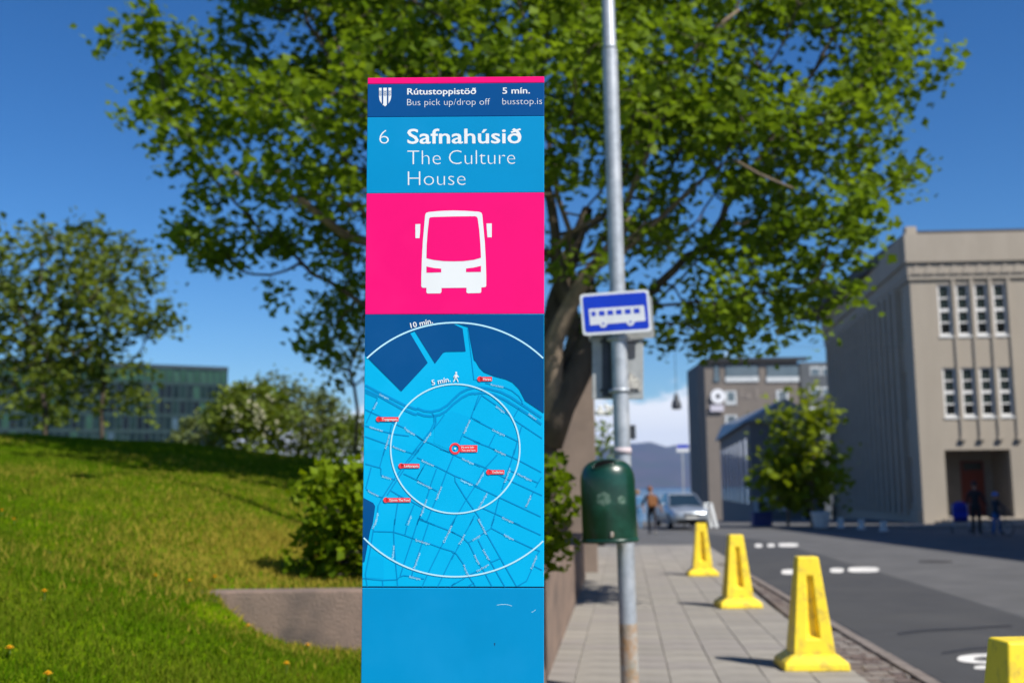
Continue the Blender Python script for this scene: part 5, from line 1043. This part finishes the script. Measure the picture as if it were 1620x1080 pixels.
# ================================================================ CAR
def car(label, loc, rz, paint):
    q = thing('parked_car', label, 'car', loc, (0, 0, rz)); L = 4.3
    # stations along y (front = -y): y, z bottom, z shoulder, half width, crown height
    st = [(-2.12,.36,.62,.62,.02),(-2.05,.26,.70,.76,.04),(-1.85,.20,.76,.84,.06),(-1.3,.18,.86,.875,.07),(-.85,.18,.93,.88,.06),(0,.18,.95,.885,.03),(1.2,.18,.98,.88,.03),(1.85,.22,1.0,.85,.03),(2.1,.30,.96,.78,.02),(2.15,.42,.85,.72,.01)]
    vs = []; n = 11
    for y, zb, zs, w_, cr in st:
        for k in range(n):
            t = k/(n-1); half = [(0, zb), (w_*.9, zb), (w_*.98, zb+.12), (w_, zb+(zs-zb)*.55), (w_*.95, zs-.03), (w_*.86, zs+cr*.3)]
            pts = [(-x, z) for x, z in half[1:]] [::1] ; ring = [(-half[1][0], half[1][1])] + [(-x, z) for x, z in half[2:]] + [(0, zs+cr)] + [(x, z) for x, z in half[:1:-1]]
            ring = [(-half[i][0], half[i][1]) for i in (1,2,3,4,5)]+[(0, zs+cr)]+[(half[i][0], half[i][1]) for i in (5,4,3,2,1)]
            vs.append((ring[k][0], y, ring[k][1]))
    fs = [(i*n+k, i*n+(k+1) % n, (i+1)*n+(k+1) % n, (i+1)*n+k) for i in range(len(st)-1) for k in range(n)]+[tuple(range(n-1, -1, -1)), tuple((len(st)-1)*n+k for k in range(n))]
    mb = MB(); mb.add(vs, fs); obj('body', mb, paint, q, True, auto=50)
    gl = [(-1.0,.95,.74,.0),(-.25,1.44,.58,.0),(.1,1.50,.57,0),(1.0,1.48,.57,0),(1.5,1.38,.58,0),(1.95,1.0,.72,0)]
    mb = MB(); mb.add([(s*w_, y, z) for y, z, w_, _ in gl for s in (-1, 1)]+[(s*.78, y, .93) for y, z, w_, _ in gl for s in (-1, 1)], [])
    k = len(gl); fs = [(2*i, 2*i+1, 2*i+3, 2*i+2) for i in range(k-1)]+[(2*i, 2*i+2, 2*k+2*i+2, 2*k+2*i) for i in range(k-1)]+[(2*i+1, 2*k+2*i+1, 2*k+2*i+3, 2*i+3) for i in range(k-1)]
    mb.f = fs; mb.mi = [0]*len(fs); obj('glasshouse', mb, glass('car_glass', (.015, .03, .045), .04), q)
    mb = MB(); mb.hexa([(-.585,-.27,1.43), (.585,-.27,1.43), (.60,1.52,1.37), (-.60,1.52,1.37), (-.55,-.2,1.485), (.55,-.2,1.485), (.55,1.4,1.50), (-.55,1.4,1.50)]); obj('roof', mb, paint, q, bevel=.03)
    mb = MB()
    for s in (-1, 1): mb.tube([(s*.76,-1.02,.94), (s*.585,-.25,1.45)], .035, 6)
    obj('pillars', mb, paint, q)
    for s in (-1, 1):
        mb = MB(); mb.hexa([(s*.42,-2.09,.60), (s*.76,-2.0,.62), (s*.80,-1.75,.66), (s*.5,-1.8,.66), (s*.45,-2.07,.72), (s*.72,-1.99,.75), (s*.79,-1.72,.81), (s*.5,-1.8,.79)]); obj('headlight', mb, mat('headlight_lens', (.80, .82, .84), (.6, .62, .65), scale=14, rough=.08, spec=.9, metal=.5), q)
        mb = MB(); mb.sphere((s*.98, -.75, 1.0), .1, 10, 6, (1, .7, .75)); obj('mirror', mb, paint, q, True)
        for y in (-1.35, 1.3):
            mb = MB(); mb.prism([(y+.32*math.cos(t), .32+.32*math.sin(t)) for t in np.linspace(0, 2*math.pi, 21)[:-1]], s*.70, s*.885, 'x'); wv = obj('wheel', mb, mat('tyre', (.015, .015, .016), rough=.8), q, bevel=.02)
            mb = MB(); mb.prism([(y+.2*math.cos(t), .32+.2*math.sin(t)) for t in np.linspace(0, 2*math.pi, 15)[:-1]], s*.88, s*.892, 'x'); obj('rim', mb, m_galv, wv)
    mb = MB(); mb.hexa([(-.36,-2.135,.52), (.36,-2.135,.52), (.38,-2.0,.52), (-.38,-2.0,.52), (-.34,-2.125,.64), (.34,-2.125,.64), (.36,-2.0,.64), (-.36,-2.0,.64)]); obj('grille', mb, m_black, q)
    mb = MB(); mb.hexa([(-.62,-2.11,.24), (.62,-2.11,.24), (.68,-1.9,.22), (-.68,-1.9,.22), (-.60,-2.14,.38), (.60,-2.14,.38), (.68,-1.9,.38), (-.68,-1.9,.38)]); obj('air_intake', mb, m_black, q)
    mb = MB(); mb.box(-.26, .26, -2.155, -2.14, .42, .52); obj('number_plate', mb, m_wht, q); return q
g = G(1078, 833); car('silver parked car facing the camera at the end of the street', g, R(4), mat('silver_paint', (.36, .40, .44), (.34, .38, .42), scale=3, rough=.28, metal=.55, spec=.6, coat=.4))
# ================================================================ PEOPLE
m_skin = mat('skin', (.50, .29, .20), (.44, .25, .17), scale=12, rough=.6)
def person(label, loc, rz, Hh, jts, cols, extra=None, hair=(.05, .03, .02), hairlen=.0, group=None):
    """jts: joint name -> (x, y, z) in units of the standing height, facing -y"""
    root = thing('person', label, 'person', loc, (0, 0, rz)); J = {k: Vector(v)*Hh for k, v in jts.items()}
    seg = [('pelvis','waist',.075,.070,'top'),('waist','chest',.070,.085,'top'),('chest','neck',.080,.034,'top'),('neck','head0',.033,.033,'skin')]
    for s in 'LR':
        seg += [('chest','sho'+s,.055,.036,'top'),('sho'+s,'elb'+s,.034,.026,'top'),('elb'+s,'wri'+s,.025,.017,'sleeve'),('wri'+s,'han'+s,.015,.020,'skin'),('pelvis','hip'+s,.07,.056,'legs'),('hip'+s,'kne'+s,.056,.036,'legs'),('kne'+s,'ank'+s,.036,.023,'legs'),('ank'+s,'toe'+s,.024,.020,'shoe')]
    me = bpy.data.meshes.new('body'); names = [k for k in J if k not in ('head1', 'look')]; vi = {k: i for i, k in enumerate(names)}; rad = {}
    for a, b_, ra, rb, _ in seg: rad[a] = max(rad.get(a, 0), ra); rad[b_] = max(rad.get(b_, 0), rb)
    for s in 'LR': rad['sho'+s] = .036; rad['elb'+s] = .026; rad['hip'+s] = .055; rad['kne'+s] = .037
    me.from_pydata([J[k] for k in names], [(vi[a], vi[b_]) for a, b_, *_ in seg], [])
    o = bpy.data.objects.new('body', me); col.objects.link(o); sk = o.modifiers.new('s', 'SKIN'); me_s = me.skin_vertices[0].data
    for k in names: rr = rad[k]*Hh; me_s[vi[k]].radius = (rr, rr*(.82 if k in ('pelvis','waist','chest') else 1)); me_s[vi[k]].use_root = (k == 'pelvis')
    sb = o.modifiers.new('d', 'SUBSURF'); sb.levels = sb.render_levels = 2
    dg = bpy.context.evaluated_depsgraph_get(); dg.update(); m2 = bpy.data.meshes.new_from_object(o.evaluated_get(dg)); bpy.data.objects.remove(o)
    mb = MB(); mnames = ['skin', 'top', 'sleeve', 'legs', 'shoe']; ml = [m_skin, cols['top'], cols.get('sleeve', cols['top']), cols['legs'], cols['shoe']]
    V = [v.co.copy() for v in m2.vertices]
    def near(c):
        best = None
        for a, b_, ra, rb, nm in seg:
            A, B = J[a], J[b_]; d = B-A; t = max(0, min(1, (c-A).dot(d)/max(d.length_squared, 1e-9))); r_ = (ra+(rb-ra)*t)*Hh; dist = (c-(A+d*t)).length/r_
            if best is None or dist < best[0]: best = (dist, nm)
        return mnames.index(best[1])
    for p_ in m2.polygons: mb.f.append(tuple(p_.vertices)); mb.mi.append(near(p_.center))
    mb.v = [tuple(v) for v in V]
    # head with brow, nose, chin and ears, joined into the same mesh
    hc = J['head0']+(J['head1']-J['head0'])*.5; up_ = (J['head1']-J['head0']).normalized(); hh = .066*Hh
    fwd = Vector(jts.get('look', (0, -1, 0))).normalized() if 'look' in jts else Vector((0, -1, 0)); sd = fwd.cross(up_).normalized(); fwd = up_.cross(sd).normalized()
    def hp3(x, y, z): return tuple(hc+sd*x*hh+fwd*y*hh+up_*z*hh)
    o0 = len(mb.v); n, m = 16, 12
    for i in range(m+1):
        ph = math.pi*i/m; z = -math.cos(ph); rr = math.sin(ph)
        for k in range(n):
            a = 2*math.pi*k/n; x, y = rr*math.cos(a)*.76, rr*math.sin(a)*.95
            if z < -.1: x *= 1+z*.25; y = y*(1+z*.1)+(.08 if y > 0 else .1)*-z
            if y > .6 and abs(x) < .2 and -.35 < z < .1: y += .18
            mb.v.append(hp3(x, y, z*1.12))
    mb.f += [(o0+i*n+k, o0+i*n+(k+1) % n, o0+(i+1)*n+(k+1) % n, o0+(i+1)*n+k) for i in range(m) for k in range(n)]; mb.mi += [0]*(n*m)
    for s in (-1, 1): mb.sphere(hp3(s*.78, -.05, -.05), hh*.2, 6, 5, (.6, .8, 1.2))
    for s in 'LR':                                    # fingers and thumb, curled a little
        A = J['han'+s]; d = (A-J['wri'+s]).normalized(); e = d.cross(Vector((0, 1, .3))).normalized(); f_ = d.cross(e)
        for k, ln in enumerate((.036, .041, .039, .031)):
            r0 = A+e*(k-1.5)*.0098*Hh; mb.tube([r0-d*.006*Hh, r0+d*ln*.55*Hh, r0+d*ln*Hh*.85+f_*.012*Hh], [.0052*Hh, .0048*Hh, .004*Hh], 5)
        r0 = A-d*.008*Hh-e*.016*Hh; mb.tube([r0, r0+(d*.8-e).normalized()*.018*Hh, r0+(d*1.0-e*.5).normalized()*.03*Hh], [.0062*Hh, .0055*Hh, .0045*Hh], 5)
    bo = obj('body', mb, ml, root, True, recalc=True)
    for s in (-1, 1):
        q = MB(); q.sphere(hp3(s*.3, .86, .02), hh*.10, 6, 5); obj('eye', q, m_black, root)
    q = MB(); q.sphere(hp3(0, .9, -.52), hh*.16, 8, 5, (1.6, .5, .4)); obj('mouth', q, mat('lips', (.38, .14, .11), rough=.5), root)
    if hair:
        q = MB(); o1 = 0; rows = 7
        for i in range(rows+1):
            ph = math.pi/2*(i/rows)*1.15; z = math.cos(ph); rr = math.sin(ph)
            for k in range(n): a = 2*math.pi*k/n; y = rr*math.sin(a)*1.04; q.v.append(hp3(rr*math.cos(a)*.86, min(y, .75 if z < .55 else 1.1)-.04, (z*1.24 if (y < .3 or z > .5) else .62)-(hairlen*(rr if y < .2 else 0)*(i/rows)**3)))
        q.f = [(i*n+k, i*n+(k+1) % n, (i+1)*n+(k+1) % n, (i+1)*n+k) for i in range(rows) for k in range(n)]; q.mi = [0]*len(q.f); obj('hair', q, mat('hair_%.2f' % hair[0], hair, tuple(v*.7 for v in hair), scale=30, rough=.7), root, True)
    return root, J, hp3, hh
def pose(**k):
    b = dict(pelvis=(0,0,.53), waist=(0,0,.62), chest=(0,0,.73), neck=(0,.0,.835), head0=(0,-.005,.875), head1=(0,-.01,.99), shoL=(.105,0,.80), shoR=(-.105,0,.80), elbL=(.135,.01,.63), elbR=(-.135,.01,.63), wriL=(.14,-.03,.49), wriR=(-.14,-.03,.49), hanL=(.14,-.045,.45), hanR=(-.14,-.045,.45), hipL=(.05,0,.50), hipR=(-.05,0,.50), kneL=(.055,-.01,.28), kneR=(-.055,-.01,.28), ankL=(.055,.01,.045), ankR=(-.055,.01,.045), toeL=(.06,-.085,.022), toeR=(-.06,-.085,.022)); b.update(k); return b
m_jblk = mat('black_cloth', (.012, .012, .014), (.02, .02, .022), scale=12, rough=.9); m_brn = mat('brown_canvas', (.22, .085, .025), (.15, .06, .02), scale=9, rough=.8); m_gtr = mat('charcoal_trousers', (.045, .045, .055), (.03, .03, .04), scale=10, rough=.9)
m_shoe = mat('pale_shoe', (.45, .43, .40), rough=.7); m_dsh = mat('dark_shoe', (.02, .02, .02), rough=.6); m_blu = mat('blue_cloth', (.02, .12, .34), (.015, .09, .27), scale=8, rough=.85); m_blu2 = mat('bright_blue_cloth', (.006, .02, .30), (.005, .016, .22), scale=8, rough=.8)
g = G(1032, 847); walk = pose(head0=(.012,.0,.873), head1=(.03,-.015,.985), elbL=(.17,-.02,.645), wriL=(.235,-.08,.60), hanL=(.262,-.095,.588), elbR=(-.155,.05,.64), wriR=(-.20,-.03,.52), hanR=(-.212,-.055,.485), kneL=(.045,-.085,.285), ankL=(.045,-.06,.05), toeL=(.047,-.145,.025), kneR=(-.05,.01,.285), ankR=(-.045,.105,.085), toeR=(-.05,.055,.03))
r1, J, _, _ = person('person in black with a brown backpack walking away down the pavement', g, R(180), 1.76, walk, dict(top=m_jblk, sleeve=m_skin, legs=m_gtr, shoe=m_shoe), hair=(.20, .075, .03))
bp_ = thing('backpack', 'brown backpack on the walking person in black', 'backpack', (g.x, g.y, g.z+1.0)); mb = MB(); mb.hexa([(-.19,-.34,.02), (.19,-.34,.02), (.17,-.10,.0), (-.17,-.10,.0), (-.16,-.27,.42), (.16,-.27,.42), (.15,-.09,.44), (-.15,-.09,.44)]); obj('pack', mb, m_brn, bp_, bevel=.05, seg=3)
mb = MB(); mb.hexa([(-.14,-.38,.05), (.14,-.38,.05), (.14,-.33,.05), (-.14,-.33,.05), (-.13,-.36,.21), (.13,-.36,.21), (.13,-.31,.21), (-.13,-.31,.21)]); obj('pocket', mb, m_brn, bp_, bevel=.02)
for s in (-1, 1): mb = MB(); mb.tube([(s*.11,-.12,.40), (s*.11,.02,.47), (s*.12,.13,.36), (s*.14,.10,.14), (s*.14,-.10,.05)], .018, 6); obj('strap', mb, m_brn, bp_)
g = G(1010, 838); person('person in pale blue clothes and white shoes half hidden by the green bin', g, R(170), 1.66, pose(elbL=(.15,-.05,.65), wriL=(.13,-.15,.66), hanL=(.12,-.19,.68)), dict(top=mat('sky_blue_cloth', (.10, .24, .42), (.08, .20, .36), scale=6, rough=.9), sleeve=m_skin, legs=mat('sky_blue_cloth', (.1, .24, .42)), shoe=m_shoe), hair=(.30, .17, .06))
g = G(1546, 846); person('adult in black standing between a pushchair and a child in the shade', g, R(150), 1.78, pose(elbL=(.15,-.06,.64), wriL=(.13,-.17,.58), hanL=(.12,-.21,.57), elbR=(-.15,-.04,.64), wriR=(-.19,-.13,.56), hanR=(-.20,-.165,.55)), dict(top=m_jblk, legs=m_jblk, shoe=m_dsh), hair=(.012, .01, .009))
gA = g
g = G(1578, 846.5); _, _, hp3, hh = person('child with a blue helmet and blue trousers standing astride a bicycle', g, R(25), 1.38, pose(elbL=(.13,-.09,.66), wriL=(.13,-.20,.64), hanL=(.13,-.24,.64), elbR=(-.13,-.09,.66), wriR=(-.13,-.20,.64), hanR=(-.13,-.24,.64), kneL=(.09,-.01,.28), ankL=(.115,.01,.045), toeL=(.125,-.085,.022), kneR=(-.09,-.01,.28), ankR=(-.115,.01,.045), toeR=(-.125,-.085,.022)), dict(top=mat('navy_jacket', (.015, .03, .05), rough=.8), legs=m_blu, shoe=m_dsh), hair=None)
hm_ = thing('helmet', 'blue cycle helmet on the head of the child', 'helmet', g, (0, 0, R(25))); mb = MB(); n = 16
for i in range(7):
    ph = math.pi/2*i/6*1.05
    for k in range(n): a = 2*math.pi*k/n; mb.v.append(hp3(math.sin(ph)*math.cos(a)*1.08, math.sin(ph)*math.sin(a)*1.25, math.cos(ph)*1.15+.32))
mb.f = [(i*n+k, i*n+(k+1) % n, (i+1)*n+(k+1) % n, (i+1)*n+k) for i in range(6) for k in range(n)]; mb.mi = [0]*len(mb.f); obj('shell', mb, mat('helmet_blue', (.015, .14, .45), (.012, .12, .40), rough=.4), hm_, True)
mb = MB(); mb.tube([hp3(-.85, .1, .3), hp3(-.6, .4, -.8), hp3(0, .55, -1.1), hp3(.6, .4, -.8), hp3(.85, .1, .3)], .006, 5); obj('chin_strap', mb, m_jblk, hm_)
# child's bicycle
bk = thing('bicycle', 'small dark bicycle held between the legs of the child', 'bicycle', g, (0, 0, R(25)))
for y in (-.42, .42):
    mb = MB(); mb.tube([(0, y+.245*math.cos(t), .25+.245*math.sin(t)) for t in np.linspace(0, 2*math.pi, 25)], .018, 6, False); wv = obj('wheel', mb, m_dk, bk)
    for k in range(6):
        a = math.pi*k/6; mb = MB(); mb.tube([(0, y-.23*math.cos(a), .25-.23*math.sin(a)), (0, y+.23*math.cos(a), .25+.23*math.sin(a))], .003, 4); obj('spoke', mb, m_galv, wv)
mb = MB(); mb.tube([(0,.42,.25), (0,.1,.22), (0,-.33,.50), (0,.18,.50), (0,.1,.22)], .016, 6); mb.tube([(0,.42,.25), (0,.18,.50)], .012, 6); obj('frame', mb, mat('frame_white', (.4, .4, .42), rough=.4), bk)
mb = MB(); mb.tube([(0,-.42,.25), (0,-.34,.50), (0,-.30,.80)], .016, 6); obj('fork', mb, m_dk, bk); mb = MB(); mb.tube([(-.24,-.22,.86), (-.1,-.30,.83), (.1,-.30,.83), (.24,-.22,.86)], .014, 6); obj('handlebar', mb, m_dk, bk)
mb = MB(); mb.sphere((0, .2, .58), .1, 10, 6, (.7, 1.3, .35)); obj('saddle', mb, m_jblk, bk)
# pushchair
g = G(1521, 843); pc = thing('pushchair', 'bright blue pushchair beside the adult in black', 'pushchair', g, (0, 0, R(-20)))
mb = MB(); n = 14
for i in range(8):
    a = -.35+i*.30
    for k in range(n): t = math.pi*k/(n-1); mb.v.append((.25*math.cos(t), .10-.30*math.cos(a)*abs(math.sin(t))**.6*.9, .78+.32*math.sin(a)*abs(math.sin(t))**.6))
mb.f = [(i*n+k, i*n+k+1, (i+1)*n+k+1, (i+1)*n+k) for i in range(7) for k in range(n-1)]; mb.mi = [0]*len(mb.f); obj('hood', mb, m_blu2, pc, True, recalc=False)
mb = MB(); mb.hexa([(-.23,-.30,.42), (.23,-.30,.42), (.23,.18,.38), (-.23,.18,.38), (-.24,-.34,.60), (.24,-.34,.60), (.25,.24,.98), (-.25,.24,.98)]); obj('seat', mb, m_blu2, pc, bevel=.05)
for s in (-1, 1):
    mb = MB(); mb.tube([(s*.26,-.36,.16), (s*.26,.05,.50), (s*.26,.38,1.02)], .014, 6); mb.tube([(s*.26,.36,.16), (s*.26,-.05,.50)], .014, 6); obj('frame_side', mb, m_galv, pc)
    for y in (-.36, .36):
        mb = MB(); mb.tube([(s*.29, y+.12*math.cos(t), .14+.12*math.sin(t)) for t in np.linspace(0, 2*math.pi, 17)], .02, 6, False); wv = obj('wheel', mb, m_dk, pc); mb = MB(); mb.prism([(y+.085*math.cos(t), .14+.085*math.sin(t)) for t in np.linspace(0, 2*math.pi, 13)[:-1]], s*.285, s*.295, 'x'); obj('hub', mb, m_galv, wv)
mb = MB(); mb.tube([(-.26,.38,1.02), (.26,.38,1.02)], .016, 6); obj('handle', mb, m_dk, pc)
